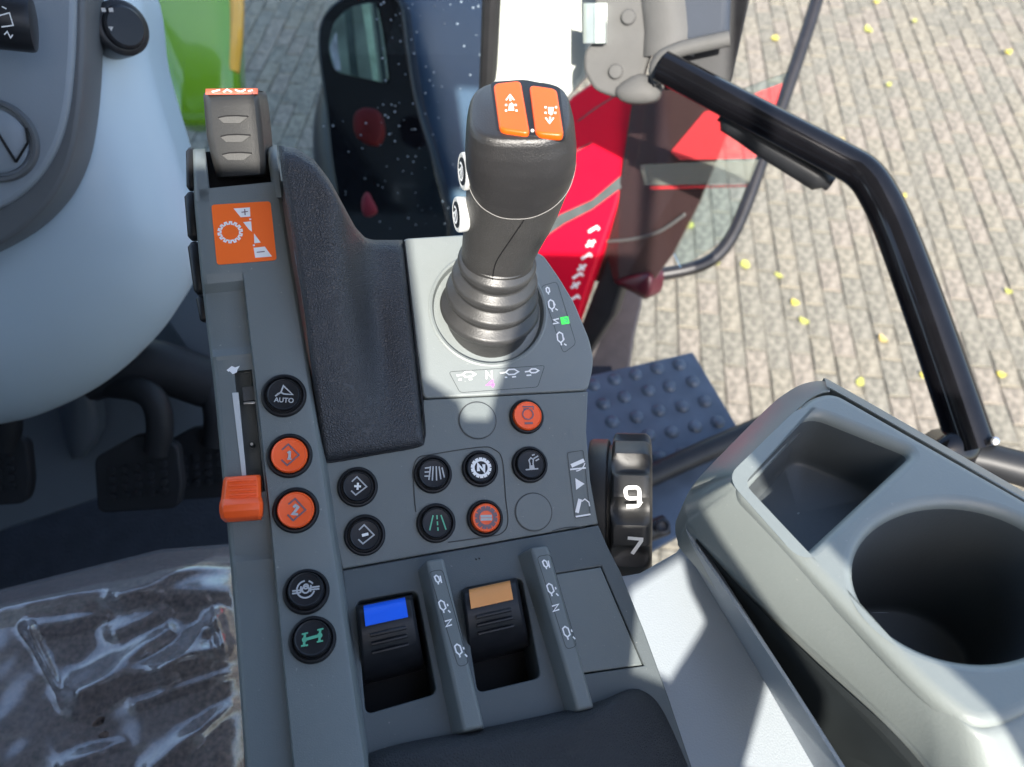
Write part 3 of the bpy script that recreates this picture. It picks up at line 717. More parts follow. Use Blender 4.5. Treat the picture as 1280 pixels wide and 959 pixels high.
for ch, (tx, ty), rot_ in (('9', (791, 621), 0), ('7', (793.5, 682), 0)):
    best = min(((math.hypot(proj(DP.at(RD * math.cos(a), RD * math.sin(a), z))[0] - tx, proj(DP.at(RD * math.cos(a), RD * math.sin(a), z))[1] - ty)
                 + (1000 if (V(DP.u * math.cos(a) + DP.v * math.sin(a))).dot(CAM - DP.o) < 0 else 0), a, z)
                for a in [i * .01 for i in range(629)] for z in [.008 + .001 * j for j in range(14)]))
    a, z = best[1], best[2]
    nn = DP.u * math.cos(a) + DP.v * math.sin(a)
    tp = Plane(DP.o + DP.n * z + nn * (RD + .0002), nn, rot=rot_)
    k_ = .0062
    st_ = {'9': [arc(.3, .55, .42, 0, 90, 6) + arc(-.3, .55, .42, 90, 180, 6) + arc(-.3, .2, .36, 180, 270, 6) + [(.7, -.16)], [(.72, .6), (.72, -.55)] + arc(.3, -.55, .42, 0, -90, 6) + [(-.65, -.97)]],
           '7': [[(-.7, .9), (.7, .9), (.7, .7), (-.15, -.95)]]}[ch]
    icon('numeral', tp, st_, .0024, (), .0006, WHITE, dial, scale=k_)

# ------------------------------------------------------------------ storage tray with cup holder
TRAYM = M('tray_plastic', (.18, .2, .192), .4, bump=.25, bscale=700, var=.04, vscale=14, dust=.15)
SHEET = M('fender_paint', (.27, .3, .325), .5, bump=.5, bscale=900, var=.03, vscale=8)
T = Plane(PD(1200, 730, .365), (0, .16, .98))
tray = thing('storage_tray', T.hit(1120, 720) - V((0, 0, .09)), 'grey moulded storage tray with square pocket and round cup holder', 'cup holder')
pocket = rnd([T.uv(*p) for p in [(924, 599), (1012, 512), (1142, 564), (1006, 690)]], [.006, .012, .006, .006], 6)
cupc = T.uv(1203, 728); cupr = .0525
cup = [T.uv(1207 + 137 * math.cos(a_) - 22 * math.sin(a_), 727 - 99 * math.sin(a_)) for a_ in [2 * math.pi * i / 72 for i in range(72)]]
top = [T.uv(*p) for p in [(1440, 830), (1330, 868), (1262, 903), (1222, 910), (1176, 876), (1130, 833), (1000, 696), (914, 603), (1012, 494), (1042, 487), (1330, 650), (1440, 715)]]
topr = rnd(top, [.01, .01, .01, .01, .01, .01, .01, .010, .016, .02, .01, .02], 6)
link('top_rim', plate_mesh(T, topr, [pocket, cup], .014, .0055, 0, 5), TRAYM, tray)
def well(name, outl, depth, taper, floor_h=None):
    k = len(outl); cx = sum(p[0] for p in outl) / k; cy = sum(p[1] for p in outl) / k
    prof = [(1.0, -.006), (1 - taper * .5, -depth * .5), (1 - taper, -depth + .006), (1 - taper - .02, -depth + .002), (1 - taper - .07, -depth), (.02, -depth)]
    vs_, fs = [], []
    for s, h in prof:
        for p in outl: vs_.append(T.at(cx + (p[0] - cx) * s, cy + (p[1] - cy) * s, h))
    for j in range(len(prof) - 1):
        for i in range(k): fs.append((j * k + i, j * k + (i + 1) % k, (j + 1) * k + (i + 1) % k, (j + 1) * k + i))
    return link(name, mesh(vs_, fs), WELLM, tray, ang=50)
well('pocket', pocket, .04, .1)
well('cup_well', cup, .105, .1)
# outer sloped wall, following the rim round the near corner
rim = [(1440, 840), (1330, 872), (1262, 906), (1222, 913), (1176, 878), (1130, 835), (1000, 697), (930, 619), (917, 605), (913, 600), (916, 593), (930, 577), (985, 520), (1000, 505), (1016, 492), (1036, 486), (1055, 492), (1330, 650)]
low = [(1440, 1120), (1350, 1110), (1290, 1090), (1240, 1060), (1180, 985), (1120, 912), (948, 752), (868, 668), (858, 650), (855, 634), (859, 618), (880, 590), (955, 514), (980, 493), (1004, 480), (1030, 477), (1056, 487), (1334, 647)]
mid, r0_, r2_ = [], [], []
for a, b in zip(rim, low):
    t0 = T.hit(a[0] + (1090 - a[0]) * .02, a[1] + (700 - a[1]) * .02, -.0035); r0_.append(t0)
    if b is None: b3 = t0 - V((0, 0, .045))
    else: b3 = T.hit(b[0], b[1], -.05 if b[1] > 600 else -.03)
    r2_.append(b3)
ramp = []
for s, o_ in ((0, 0), (.03, .0018), (.1, .0028), (.5, .0035), (.93, .0025), (.985, .0005), (1, -.001)):
    ramp.append([p * (1 - s) + q * s + V((-.3, -.3, .9)).normalized() * o_ for p, q in zip(r0_, r2_)])
ramp.append([p - V((0, 0, .03)) for p in r2_])
ramp = [cat(r_, 5) for r_ in ramp]
link('outer_wall', grid(ramp), TRAYM, tray, ang=60)
gk = [[T.hit(x, y, -.052) for x, y in ((1260, 1120), (1180, 992), (1118, 918), (1030, 838), (948, 758), (880, 684), (862, 660))], [T.hit(x, y, -.075) for x, y in ((1140, 1120), (1085, 1010), (1040, 940), (990, 862), (925, 765), (872, 690), (860, 668))]]
link('gap_seal', grid([cat(r_, 4) for r_ in gk], .003, V((0, 0, -1))), M('gap_rubber', (.012, .015, .016), .7, var=.2, spec=.2), tray, ang=60)  # dark strip painting the shade in the gap below the tray wall

# ------------------------------------------------------------------ light fender cover beside the console
FZ = T.o.z - .11
FP = Plane((0, 0, FZ), (0, 0, 1))
fen = thing('fender_cover', FP.hit(950, 900), 'pale grey fender cover sheet between console and storage tray', 'panel')
plate('top_sheet', FP, [(748, 725), (800, 716), (846, 690), (880, 640), (1000, 560), (1400, 760), (1400, 1250), (700, 1250)], (), .006, .001, 0, SHEET, fen)
sidep = [[FP.hit(846, 690, 0), FP.hit(790, 830, 0), FP.hit(760, 1000, 0)], [FP.hit(838, 690, -.02), FP.hit(760, 810, -.02), FP.hit(700, 980, -.02)]]
lipt = [(856, 652), (862, 672), (900, 728), (985, 855), (1130, 1085)]
lipb = [(862, 690), (866, 702), (892, 746), (965, 868), (1090, 1085)]
rows = [[T.hit(x, y, -.055) for x, y in lipt], [FP.hit(x, y, .002) for x, y in lipb]]
link('flange', grid([cat(r_, 5) for r_ in rows], .0022, V((.7, .5, -.2)).normalized()), SHEET, fen, ang=40)
#PART2
# ------------------------------------------------------------------ ground
BRICK = [M('brick_%d' % i, c, .9, bump=1, bscale=130, var=.5, vscale=48) for i, c in enumerate(((.152, .137, .105), (.132, .122, .096), (.158, .138, .11), (.136, .126, .1)))]
JOINT = M('joint_sand', (.07, .062, .05), .95, bump=.5, bscale=90, var=.25, vscale=20)
gnd = link('ground', mesh([(-90, -60, 0), (90, -60, 0), (90, 120, 0), (-90, 120, 0)], [(0, 1, 2, 3)]), JOINT, ang=0)
tag(gnd, 'sandy joint bed under the brick paving', None, None, 'structure')
GP = Plane((0, 0, 0), (0, 0, 1))
def brick_mesh(seed):
    rg = random.Random(seed); bm = bmesh.new()
    x, y, c, z = .0475, .0975, .006, .012
    j = lambda: rg.uniform(-.0028, .0028)
    ring = [(-x, -y), (x, -y), (x, y), (-x, y)]
    lo = [bm.verts.new((a, b, -.004)) for a, b in ring]; md = [bm.verts.new((a + j(), b + j(), z - c * .7)) for a, b in ring]
    tp = [bm.verts.new((a - math.copysign(c, a) + j(), b - math.copysign(c, b) + j(), z + j())) for a, b in ring]
    for i in range(4):
        k = (i + 1) % 4
        bm.faces.new((lo[i], lo[k], md[k], md[i])); bm.faces.new((md[i], md[k], tp[k], tp[i]))
    bm.faces.new(tp); me = bpy.data.meshes.new('brick'); bm.to_mesh(me); bm.free()
    me.materials.append(BRICK[seed % 4])
    return me
BM = [brick_mesh(i) for i in range(8)]
YAW = R(-5.5); cy_, sy_ = math.cos(YAW), math.sin(YAW)
cells = []
for i in range(-70, 75):
    for j in range(-8, 46):
        lx = i * .1; ly = j * .2 + (.1 if i % 2 else 0) + 1.2
        X = lx * cy_ - ly * sy_; Y = lx * sy_ + ly * cy_
        if Y < .1 or Y > 9.2: continue
        px, py = proj(V((X, Y, .01)))
        vis = (-400 < px < 1900 and -160 < py < 1000)
        if not vis: continue
        open_ = 790 < px < 1300 and (-15 < py < 600) and (px > 905 or py < 440)
        cells.append((0 if open_ else 1, -py, X, Y))
cells.sort()
rest_v, rest_f, rest_m = [], [], []
for n_, (o_, _, X, Y) in enumerate(cells):
    rz = YAW + random.uniform(-.022, .022); z = random.uniform(-.002, .002)
    me = BM[random.randrange(8)]
    if n_ < 300:
        b = bpy.data.objects.new('brick', me); COL.objects.link(b); b.parent = gnd
        b.location = V((X, Y, z)) - gnd.location; b.rotation_euler = (random.uniform(-.012, .012), random.uniform(-.012, .012), rz)
    else:
        c_, s_ = math.cos(rz), math.sin(rz); b0 = len(rest_v)
        for v_ in me.vertices: rest_v.append((X + v_.co.x * c_ - v_.co.y * s_, Y + v_.co.x * s_ + v_.co.y * c_, v_.co.z + z))
        for p in me.polygons: rest_f.append(tuple(b0 + q for q in p.vertices)); rest_m.append(int(me.materials[0].name[-1]))
me = bpy.data.meshes.new('brick_field'); me.from_pydata(rest_v, [], rest_f); me.update()
for m in BRICK: me.materials.append(m)
me.polygons.foreach_set('material_index', rest_m)
bf = bpy.data.objects.new('brick_field', me); COL.objects.link(bf); bf.parent = gnd; bf['kind'] = 'stuff'; bf.location = -gnd.location
# fallen leaves
LEAF = [M('leaf_%d' % i, c, .6, bump=.4, bscale=300, var=.25, vscale=60) for i, c in enumerate(((.46, .39, .06), (.34, .34, .07), (.42, .31, .1)))]
leaves = [(968, 50, 0), (1095, 4, 0), (1085, 39, 1), (1110, 108, 1), (1129, 247, 0), (1259, 67, 0), (931, 333, 1), (973, 346, 1), (993, 380, 0), (1004, 403, 1), (1103, 426, 2), (1074, 480, 1), (1155, 471, 0),
          (1250, 470, 0), (1259, 366, 1), (881, 211, 0), (857, 285, 0), (958, 195, 2), (1142, 28, 1), (862, 283, 1), (1048, 177, 2), (895, 330, 1), (905, 60, 1)]
for i, (x, y, c) in enumerate(leaves):
    p = GP.hit(x, y, .016); rg = random.Random(i); L = rg.uniform(.017, .032); Wd = L * rg.uniform(.55, .85); a = rg.uniform(0, 6.28)
    out = []; rows_ = []
    for s in range(7):
        t = s / 6; wv = Wd * math.sin(math.pi * min(1, t * .93 + .05)) ** .8
        zc = .012 * (t - .5) ** 2 * 4 * rg.uniform(.6, 1.2)
        r_ = []
        for q in (-1, -.4, 0, .4, 1):
            lx = wv * q; ly = (t - .5) * 2 * L
            r_.append(p + V((lx * math.cos(a) - ly * math.sin(a), lx * math.sin(a) + ly * math.cos(a), zc + .012 * abs(q) ** 1.5 * rg.uniform(.5, 1))))
        rows_.append(r_)
    lf = link('fallen_leaf', grid(rows_, .0006, V((0, 0, -1))), LEAF[c], ang=60)
    own = {(931, 333): 'round greenish leaf by the bend of the thin black tube', (857, 285): 'yellow leaf on paving inside the loop of the thin black tube', (1129, 247): 'yellow leaf just outside the bend of the grab rail',
           (1155, 471): 'yellow leaf peeping from behind the lower grab rail', (1074, 480): 'greenish leaf right above the far corner of the storage tray', (881, 211): 'yellow leaf seen under the red reflection band of the glass'}
    if (x, y) in own: tag(lf, own[(x, y)], 'leaf')
    else: tag(lf, ('bright yellow fallen leaf lying on open brick paving', 'dull greenish yellow leaf lying on open brick paving', 'pale orange leaf lying on open brick paving')[c], 'leaf', ('bright yellow leaves on the paving', 'greenish leaves on the paving', 'pale orange leaves on the paving')[c])

# ------------------------------------------------------------------ blue-grey step plate outside the cab
STEP = M('step_steel', (.055, .075, .105), .45, bump=.6, bscale=300, var=.2, vscale=25, metal=.1)
GLOSSBLK = M('gloss_black_paint', (.004, .004, .005), .1, spec=.35, var=.2)
SP = Plane((0, 0, 1.6), (0, 0, 1))
stp = thing('step_plate', SP.hit(830, 520), 'blue-grey steel step plate with raised round studs beside the console', 'step')
plate('plate', SP, [(690, 480), (866, 440), (924, 537), (900, 640), (760, 720), (690, 700)], (), .012, .002, 0, STEP, stp)
for x, y in ((225, 275), (365, 238), (505, 205), (650, 165), (795, 140), (290, 400), (430, 355), (590, 312), (730, 285), (885, 252), (350, 520), (510, 488), (660, 445), (815, 420), (965, 385), (590, 610), (745, 588), (900, 552), (1050, 520), (440, 640), (660, 755), (820, 730)):
    q = SP.here(700 + x / 5.33, 430 + y / 5.33)
    link('stud', lathe(q, [(.0135, -.001), (.012, .0025), (.009, .0055), (.005, .0072), (.001, .0075)], 18), STEP, stp, ang=60)
st2 = link('black_hose', tube([SP.hit(x, y, .03) for x, y in ((740, 628), (790, 605), (850, 578), (900, 556), (960, 530))], .019, 14, 6), BLACK)
tag(st2, 'thick black rubber hose lying across the studded step plate', 'hose')
kn = thing('black_hose_fitting', SP.hit(830, 662, .05), 'small black hose fitting poking out beside the numbered dial', 'fitting')
link('fitting_body', tube([SP.hit(790, 672, .06), SP.hit(832, 656, .06)], .016, 14), BLACK, kn)
link('fitting_bore', lathe(Plane(SP.hit(828, 658, .078), (.1, -.4, .9)), [(.011, -.004), (.012, .003), (.008, .004), (.006, .001), (.001, 0)], 18), CAPBLK, kn)

# ------------------------------------------------------------------ steering column, left
COLM = M('column_plastic', (.42, .52, .59), .42, bump=.15, bscale=700, var=.03, vscale=6)
DASH = M('dash_plastic', (.2, .235, .27), .5, bump=.25, bscale=700, var=.04, vscale=8)
DASHD = M('dash_edge', (.085, .095, .105), .5, bump=.25, bscale=700, var=.04)
CP = Plane(PD(90, 250, .82), (.25, -.75, .55))
colm = thing('steering_column', CP.hit(90, 560, -.3), 'pale blue-grey moulded steering column cover with dashboard vent', 'steering column')
link('shell', pillow(CP, [(-260, -120), (60, -160), (166, -40), (190, 80), (222, 190), (243, 270), (245, 320), (222, 385), (180, 437), (125, 482), (60, 514), (0, 530), (-120, 545), (-260, 500), (-330, 200)], .10, .12, 20, pw=3.2, q=.55, sm=5), COLM, colm, ang=70)
DPn = Plane(PD(40, 140, .645), (.22, -.72, .6))
plate('dash_panel', DPn, [(-150, -150), (108, -150), (106, 60), (102, 130), (92, 195), (70, 245), (30, 288), (-20, 318), (-150, 370)], (), .06, .004, -.004, DASHD, colm, r=.02)
plate('dash_face', DPn, [(-150, -150), (96, -150), (92, 60), (86, 130), (74, 180), (50, 222), (20, 250), (-30, 275), (-150, 300)], (), .012, .004, .004, DASH, colm, r=.02)
vc = DPn.here(-6, 176, .004); vr = 50 * DPn.mpp(0, 176)
vent = link('air_vent', lathe(vc, [(vr * 1.0, -.004), (vr, .004), (vr * .96, .006), (vr * .88, .006), (vr * .85, .002), (vr * .84, -.002), (.001, -.003)], 48), DASHD, colm)
link('vent_disc', lathe(vc, [(vr * .78, -.004), (vr * .78, .004), (vr * .7, .006), (vr * .3, .007), (.001, .007)], 40), DASH, vent)
for a, b in (((-4, 164), (20, 203)), ((35, 178), (20, 203)), ((35, 178), (33, 160)), ((-40, 150), (-4, 164))):
    link('louvre', tube([DPn.hit(*a, .0115), DPn.hit(*b, .0115)], .0011, 6), VOID, vent)
stk = thing('control_stalk', DPn.hit(20, 25, .02), 'dark stalk end with white wiper symbol at the steering column', 'stalk')
s0, s1 = PD(-60, 18, .56), PD(44, 30, .58)
link('stalk_body', tube([s0, s0.lerp(s1, .5), s0.lerp(s1, .93), s0.lerp(s1, .98), s1], lambda t: .021 if t < .7 else (.02 if t < .95 else .014), 24), CAPBLK, stk, ang=50)
sf = Plane(PD(4, 26, .533), (.0, -.8, .6))
icon('symbol', sf, [[(-.003, .003), (.0055, .005), (.0065, -.003), (-.002, -.004)], [(.001, .009), (.004, .0075)], [(-.001, -.009), (.0015, -.007), (.003, -.011), (.005, -.009)], [(-.004, .007), (-.002, .0085)]], .0009, (), .0002, WHITE, stk)
kp = Plane(PD(150, 36, .70), (.72, -.5, .45))
knob = thing('dash_knob', kp.o, 'black round dash knob with white marks on the column edge', 'knob')
link('knob_body', lathe(kp, [(.024, -.02), (.0245, -.004), (.024, .006), (.022, .008), (.019, .0086), (.018, .012), (.016, .0135), (.001, .014)], 40), CAPBLK, knob)
kb = Plane(PD(135, 18, .672), (-.1, -.85, .5))
icon('symbol', kb, [(2, [(-.005, .0035), (-.001, .0035)]), (2, [(.002, .0035), (.006, .0035)])], .0016, [[(-.002, -.010), (.003, -.010), (.0005, -.0135)]], .0005, WHITE, knob)

# ------------------------------------------------------------------ footwell and pedals
FOOT = M('footwell_plastic', (.075, .09, .11), .5, bump=.2, bscale=500, var=.08, vscale=6)
FLOORM = M('floor_mat', (.02, .023, .03), .8, bump=.5, bscale=200, var=.2, spec=.25)
flo = link('cab_floor', mesh([(-1.2, -.6, 1.58), (.19, -.6, 1.58), (.19, .86, 1.58), (-1.2, .86, 1.58), (-1.2, -.6, 1.54), (.19, -.6, 1.54), (.19, .86, 1.54), (-1.2, .86, 1.54)], [(0, 1, 2, 3), (7, 6, 5, 4), (0, 4, 5, 1), (1, 5, 6, 2), (2, 6, 7, 3), (3, 7, 4, 0)]), FLOORM)
tag(flo, None, None, None, 'structure')
QF = Plane(PD(150, 520, 1.12), (.1, -.75, .6))
fw = thing('footwell_cover', QF.hit(140, 680), 'blue-grey footwell cover panels behind the pedals', 'panel')
plate('back_panel', QF, [(-60, 420), (120, 400), (215, 360), (275, 330), (280, 560), (180, 600), (120, 625), (0, 665), (-60, 680)], (), .02, .004, -.02, FOOT, fw)
plate('side_panel', QF, [(208, 400), (246, 330), (275, 320), (276, 482), (252, 470), (225, 425)], (), .02, .003, .03, FOOT, fw)
link('duct', pillow(QF, [(62, 425), (105, 404), (118, 480), (124, 540), (90, 575), (66, 480)], .03, .02, 8, sm=3), FOOT, fw, ang=60)
PEDM = M('pedal_rubber', (.012, .013, .016), .6, bump=.3, bscale=400, var=.2, spec=.25)
def pedal(dx, dy, sc, depth, label):
    PP = Plane(PD(172 + dx, 590 + dy, depth), (.05, -.72, .69))
    f_ = lambda x, y: (172 + dx + (x - 172) * sc, 590 + dy + (y - 590) * sc)
    rt = thing('pedal', PP.o, label, 'pedal', 'pedals in the footwell')
    pd = plate('pad', PP, [f_(*p) for p in [(117, 572), (172, 543), (222, 556), (228, 610), (222, 636), (122, 642)]], (), .018, .003, 0, PEDM, rt, r=.012)
    for r_ in range(4):
        for c in range(5):
            q = PP.here(*f_(140 + c * 16 + r_ * .6, 588 + r_ * 11 - c * 2))
            link('stud', lathe(q, [(.006, -.001), (.005, .0025), (.001, .003)], 8), PEDM, pd)
    arm = [PP.hit(*f_(*p), h) for p, h in (((196, 565), -.005), ((200, 530), .0), ((192, 500), .0), ((170, 486), -.01), ((130, 480), -.04), ((90, 470), -.1))]
    link('arm', tube(arm, .017 * sc * depth, 12, 6), PEDM, rt, ang=60)
    return rt
pedal(0, 0, 1, 1.0, 'black studded brake pedal with curved arm nearer the column')
pedal(72, -12, .95, 1.06, 'black pedal partly hidden behind the console rail')
pedal(-190, -6, 1, 1.0, 'black clutch pedal at the far side of the column')
link('pedal_beam', tube([QF.hit(110, 470, .09), QF.hit(180, 455, .09), QF.hit(262, 480, .07)], .035, 12, 5), PEDM, fw)

# ------------------------------------------------------------------ seat with plastic film
def seatfab():
    m = M('seat_fabric', (.085, .062, .052), .9, bump=1, bscale=300, var=.85, vscale=240, spec=.2)
    return m
SEATZ = Plane(PD(120, 850, .62), (.0, -.05, 1))
seat = thing('driver_seat', SEATZ.hit(120, 900) - V((0, 0, .12)), 'brown-black speckled fabric driver seat cushion beside the console', 'seat')
rows = []
for j in range(30):
    t = j / 29
    yb = lambda x: 756 - (x + 60) * .25 if x < 200 else 691 - (x - 200) * .08
    r_ = []
    for i in range(26):
        x = -160 + i * 19.6
        y0 = yb(x); y = y0 + (1100 - y0) * t
        h = -.09 * max(0, 1 - t / .10) ** 2.2 - .05 * max(0, (x - 250) / 90) ** 2 + .008 * math.sin(x * .012 + 1) * t
        r_.append(SEATZ.hit(x, y, h))
    rows.append(r_)
link('cushion', grid(rows, .09, V((0, .0, -1))), seatfab(), seat, ang=60)
br_rows = [[V((x, y, z)) for x, y in ((-.55, -.19), (-.52, -.16), (-.35, -.15), (-.15, -.15), (-.06, -.16), (-.04, -.19))] for z in (2.05, 2.2, 2.4, 2.6, 2.78, 2.85)]
link('backrest', grid(br_rows, .09, V((0, -1, 0))), M('backrest_fabric', (.03, .027, .027), .9, bump=.6, bscale=300, var=.3), seat, ang=60)  # unseen seat back, added to darken the lower console
def filmmat():
    m = bpy.data.materials.new('clear_film'); m.use_nodes = True; t = m.node_tree; t.nodes.clear()
    out = t.nodes.new('ShaderNodeOutputMaterial'); tr = t.nodes.new('ShaderNodeBsdfTransparent'); gl = t.nodes.new('ShaderNodeBsdfGlossy'); df = t.nodes.new('ShaderNodeBsdfDiffuse')
    tr.inputs[0].default_value = (.95, .95, .97, 1); gl.inputs['Roughness'].default_value = .2; df.inputs[0].default_value = (.75, .7, .73, 1)
    m1 = t.nodes.new('ShaderNodeMixShader'); m2 = t.nodes.new('ShaderNodeMixShader')
    lw = t.nodes.new('ShaderNodeLayerWeight'); lw.inputs[0].default_value = .42
    n = t.nodes.new('ShaderNodeTexNoise'); n.inputs['Scale'].default_value = 9; n.inputs['Detail'].default_value = 3; n.inputs['Distortion'].default_value = 2.2
    tc = t.nodes.new('ShaderNodeTexCoord'); t.links.new(tc.outputs['Object'], n.inputs['Vector'])
    bp_ = t.nodes.new('ShaderNodeBump'); bp_.inputs['Strength'].default_value = .22; bp_.inputs['Distance'].default_value = .006
    t.links.new(n.outputs['Fac'], bp_.inputs['Height']); t.links.new(bp_.outputs[0], gl.inputs['Normal']); t.links.new(bp_.outputs[0], lw.inputs['Normal'])
    mr = t.nodes.new('ShaderNodeMapRange'); mr.inputs[3].default_value = .06; mr.inputs[4].default_value = .6
    t.links.new(lw.outputs['Facing'], mr.inputs[0]); t.links.new(mr.outputs[0], m1.inputs[0])
    t.links.new(tr.outputs[0], m1.inputs[1]); t.links.new(gl.outputs[0], m1.inputs[2])
    m2.inputs[0].default_value = .11; t.links.new(m1.outputs[0], m2.inputs[1]); t.links.new(df.outputs[0], m2.inputs[2]); t.links.new(m2.outputs[0], out.inputs[0])
    return m
FILM = filmmat()
FOLDS = [(5, 750, 285, 738, .014, 40), (150, 745, 265, 690, .01, 22), (95, 868, 210, 788, .012, 26), (100, 866, 285, 806, .012, 24), (205, 838, 268, 775, .01, 20), (145, 790, 200, 768, .009, 22), (35, 785, 72, 858, .006, 10), (40, 786, 130, 770, .007, 16), (170, 880, 290, 840, .004, 12), (270, 772, 282, 815, .012, 16), (80, 955, 150, 930, .005, 16), (190, 960, 290, 880, .006, 18)]
rows = []
for j in range(150):
    t = j / 149; r_ = []
    for i in range(150):
        x = -120 + i * 2.85
        y0 = (756 - (x + 60) * .25 if x < 200 else 691 - (x - 200) * .08) - 4
        y = y0 + (1010 - y0) * t
        h = -.085 * max(0, 1 - t / .1) ** 2.2 - .05 * max(0, (x - 250) / 90) ** 2 + .006
        fade = max(0, 1 - max(0, t - .6) * 3)
        for (x0, y0_, x1, y1, a_, w_) in FOLDS:
            dx, dy = x1 - x0, y1 - y0_; L2 = dx * dx + dy * dy; u_ = ((x - x0) * dx + (y - y0_) * dy) / L2
            uc = min(1, max(0, u_)); d_ = math.hypot(x - x0 - dx * uc, y - y0_ - dy * uc)
            h += a_ * math.exp(-(d_ / (w_ * (.75 - .3 * uc))) ** 2) * min(1, 1.6 - uc)
        q = V((x * .011, y * .013, 3))
        h += .006 * noise.noise(q) + .0015 * noise.noise(V((x * .03 + y * .02, y * .035, 1)))
        r_.append(SEATZ.hit(x, y, h))
    rows.append(r_)
fm = link('plastic_film', grid(rows), FILM, ang=0)
tag(fm, 'crumpled clear plastic film covering the fabric seat cushion', 'plastic film')

# ------------------------------------------------------------------ windscreen and what stands beyond it
def glassmat(name, tint, refl=.05):
    m = bpy.data.materials.new(name); m.use_nodes = True; t = m.node_tree; t.nodes.clear()
    out = t.nodes.new('ShaderNodeOutputMaterial'); tr = t.nodes.new('ShaderNodeBsdfTransparent'); gl = t.nodes.new('ShaderNodeBsdfGlossy')
    tr.inputs[0].default_value = (*tint, 1); gl.inputs['Roughness'].default_value = .01; mx = t.nodes.new('ShaderNodeMixShader')
    fr = t.nodes.new('ShaderNodeFresnel'); fr.inputs[0].default_value = 1.25 + refl
    t.links.new(fr.outputs[0], mx.inputs[0]); t.links.new(tr.outputs[0], mx.inputs[1]); t.links.new(gl.outputs[0], mx.inputs[2]); t.links.new(mx.outputs[0], out.inputs[0])
    return m
GLASS = glassmat('windscreen_glass', (.86, .93, .95))
WPl = Plane((0, .93, 2), (0, -1, .05))
ws = thing('windscreen', WPl.hit(420, 330), 'clear windscreen glass dotted with raindrops beside the white post', 'window')
plate('pane', WPl, [(150, -80), (612, -80), (606, 120), (598, 345), (240, 345), (200, 150)], (), .005, .0006, 0, GLASS, ws)
SEAL = M('rubber_seal', (.01, .01, .011), .6, bump=.2, bscale=400, var=.2)
link('seal', tube([WPl.hit(x, y, .012) for x, y in ((617, -60), (612, 60), (606, 180), (600, 345))], .012, 10), SEAL, ws)
link('seal', tube([WPl.hit(x, y, .012) for x, y in ((150, -40), (176, 40), (204, 130), (232, 225), (250, 300), (262, 380))], .011, 10, 5), SEAL, ws)
dv, dfc = [], []
rg = random.Random(9)
DROP = M('water_drop', (.17, .22, .28), .1, spec=.8, var=.05)
for i in range(120):
    if rg.random() < .8: x, y = rg.uniform(470, 606), rg.uniform(0, 290)
    else: x, y = rg.uniform(380, 520), rg.uniform(150, 290)
    q = WPl.here(x, y, .0004); r_ = rg.uniform(.0006, .0018) ; b0 = len(dv)
    for rr, zz in ((1, 0), (.75, .5), (.35, .75)):
        for k in range(7): dv.append(q.at(r_ * rr * math.cos(k * .898), r_ * rr * math.sin(k * .898), r_ * zz))
    for a in range(2):
        for k in range(7): dfc.append((b0 + a * 7 + k, b0 + a * 7 + (k + 1) % 7, b0 + a * 7 + 7 + (k + 1) % 7, b0 + a * 7 + 7 + k))
    dfc.append(tuple(b0 + 14 + k for k in range(7)))
dr = link('raindrops', mesh(dv, dfc), DROP, ws, ang=0); dr['kind'] = 'stuff'
# green bonnet
GREEN = M('green_paint', (.19, .36, .012), .22, coat=.8, var=.05, vscale=5)
AMBER = M('amber_strip', (.9, .42, .04), .3, coat=.4, var=.08)
BPl = Plane(PD(235, 60, 1.75), (.15, -.6, .75))
bon = thing('green_bonnet', BPl.hit(240, 160), 'glossy lime green bonnet corner with amber strip outside the windscreen', 'bonnet')
link('hood', pillow(BPl, [(120, -160), (285, -160), (296, -40), (300, 60), (300, 120), (285, 150), (232, 157), (215, 130), (185, 60), (150, -40)], .05, .05, 12, pw=4, q=.6, sm=4), GREEN, bon, ang=60)
link('side_strip', tube([BPl.hit(x, y, .02) for x, y in ((294, -100), (295, -20), (294, 40), (289, 90))], .018, 10, 5), AMBER, bon)
# black-framed mirror shape standing in for a dark blurred reflection
MF = Plane(PD(455, 110, 1.75), (-.2, -.75, .6))
mir = thing('side_mirror', MF.hit(455, 210), 'black framed mirror shape standing in for a blurred green-grey reflection behind the wet glass', 'mirror')
out_ = [(396, 60), (402, 20), (430, -6), (470, -14), (500, 0), (510, 60), (522, 130), (545, 210), (560, 300), (500, 340), (440, 320), (415, 220), (406, 140)]
uv = [tuple(v_) for v_ in cat([MF.uv(*p) for p in out_], 4, True)]
link('housing', plate_mesh(MF, uv, (), .06, .008, 0, 3), GLOSSBLK, mir)
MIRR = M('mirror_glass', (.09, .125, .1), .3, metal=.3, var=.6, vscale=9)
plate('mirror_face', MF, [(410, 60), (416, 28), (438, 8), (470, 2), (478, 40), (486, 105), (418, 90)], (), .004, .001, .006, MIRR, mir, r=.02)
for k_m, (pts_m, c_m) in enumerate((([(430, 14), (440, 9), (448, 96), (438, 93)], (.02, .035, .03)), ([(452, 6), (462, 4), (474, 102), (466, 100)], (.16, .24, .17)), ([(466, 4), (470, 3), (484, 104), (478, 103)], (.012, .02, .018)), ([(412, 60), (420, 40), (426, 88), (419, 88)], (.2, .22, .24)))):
    plate('reflection', MF, pts_m, (), .001, .0003, .0072, M('mirror_image_%d' % k_m, c_m, .35, var=.5, vscale=20, spec=.3), mir)
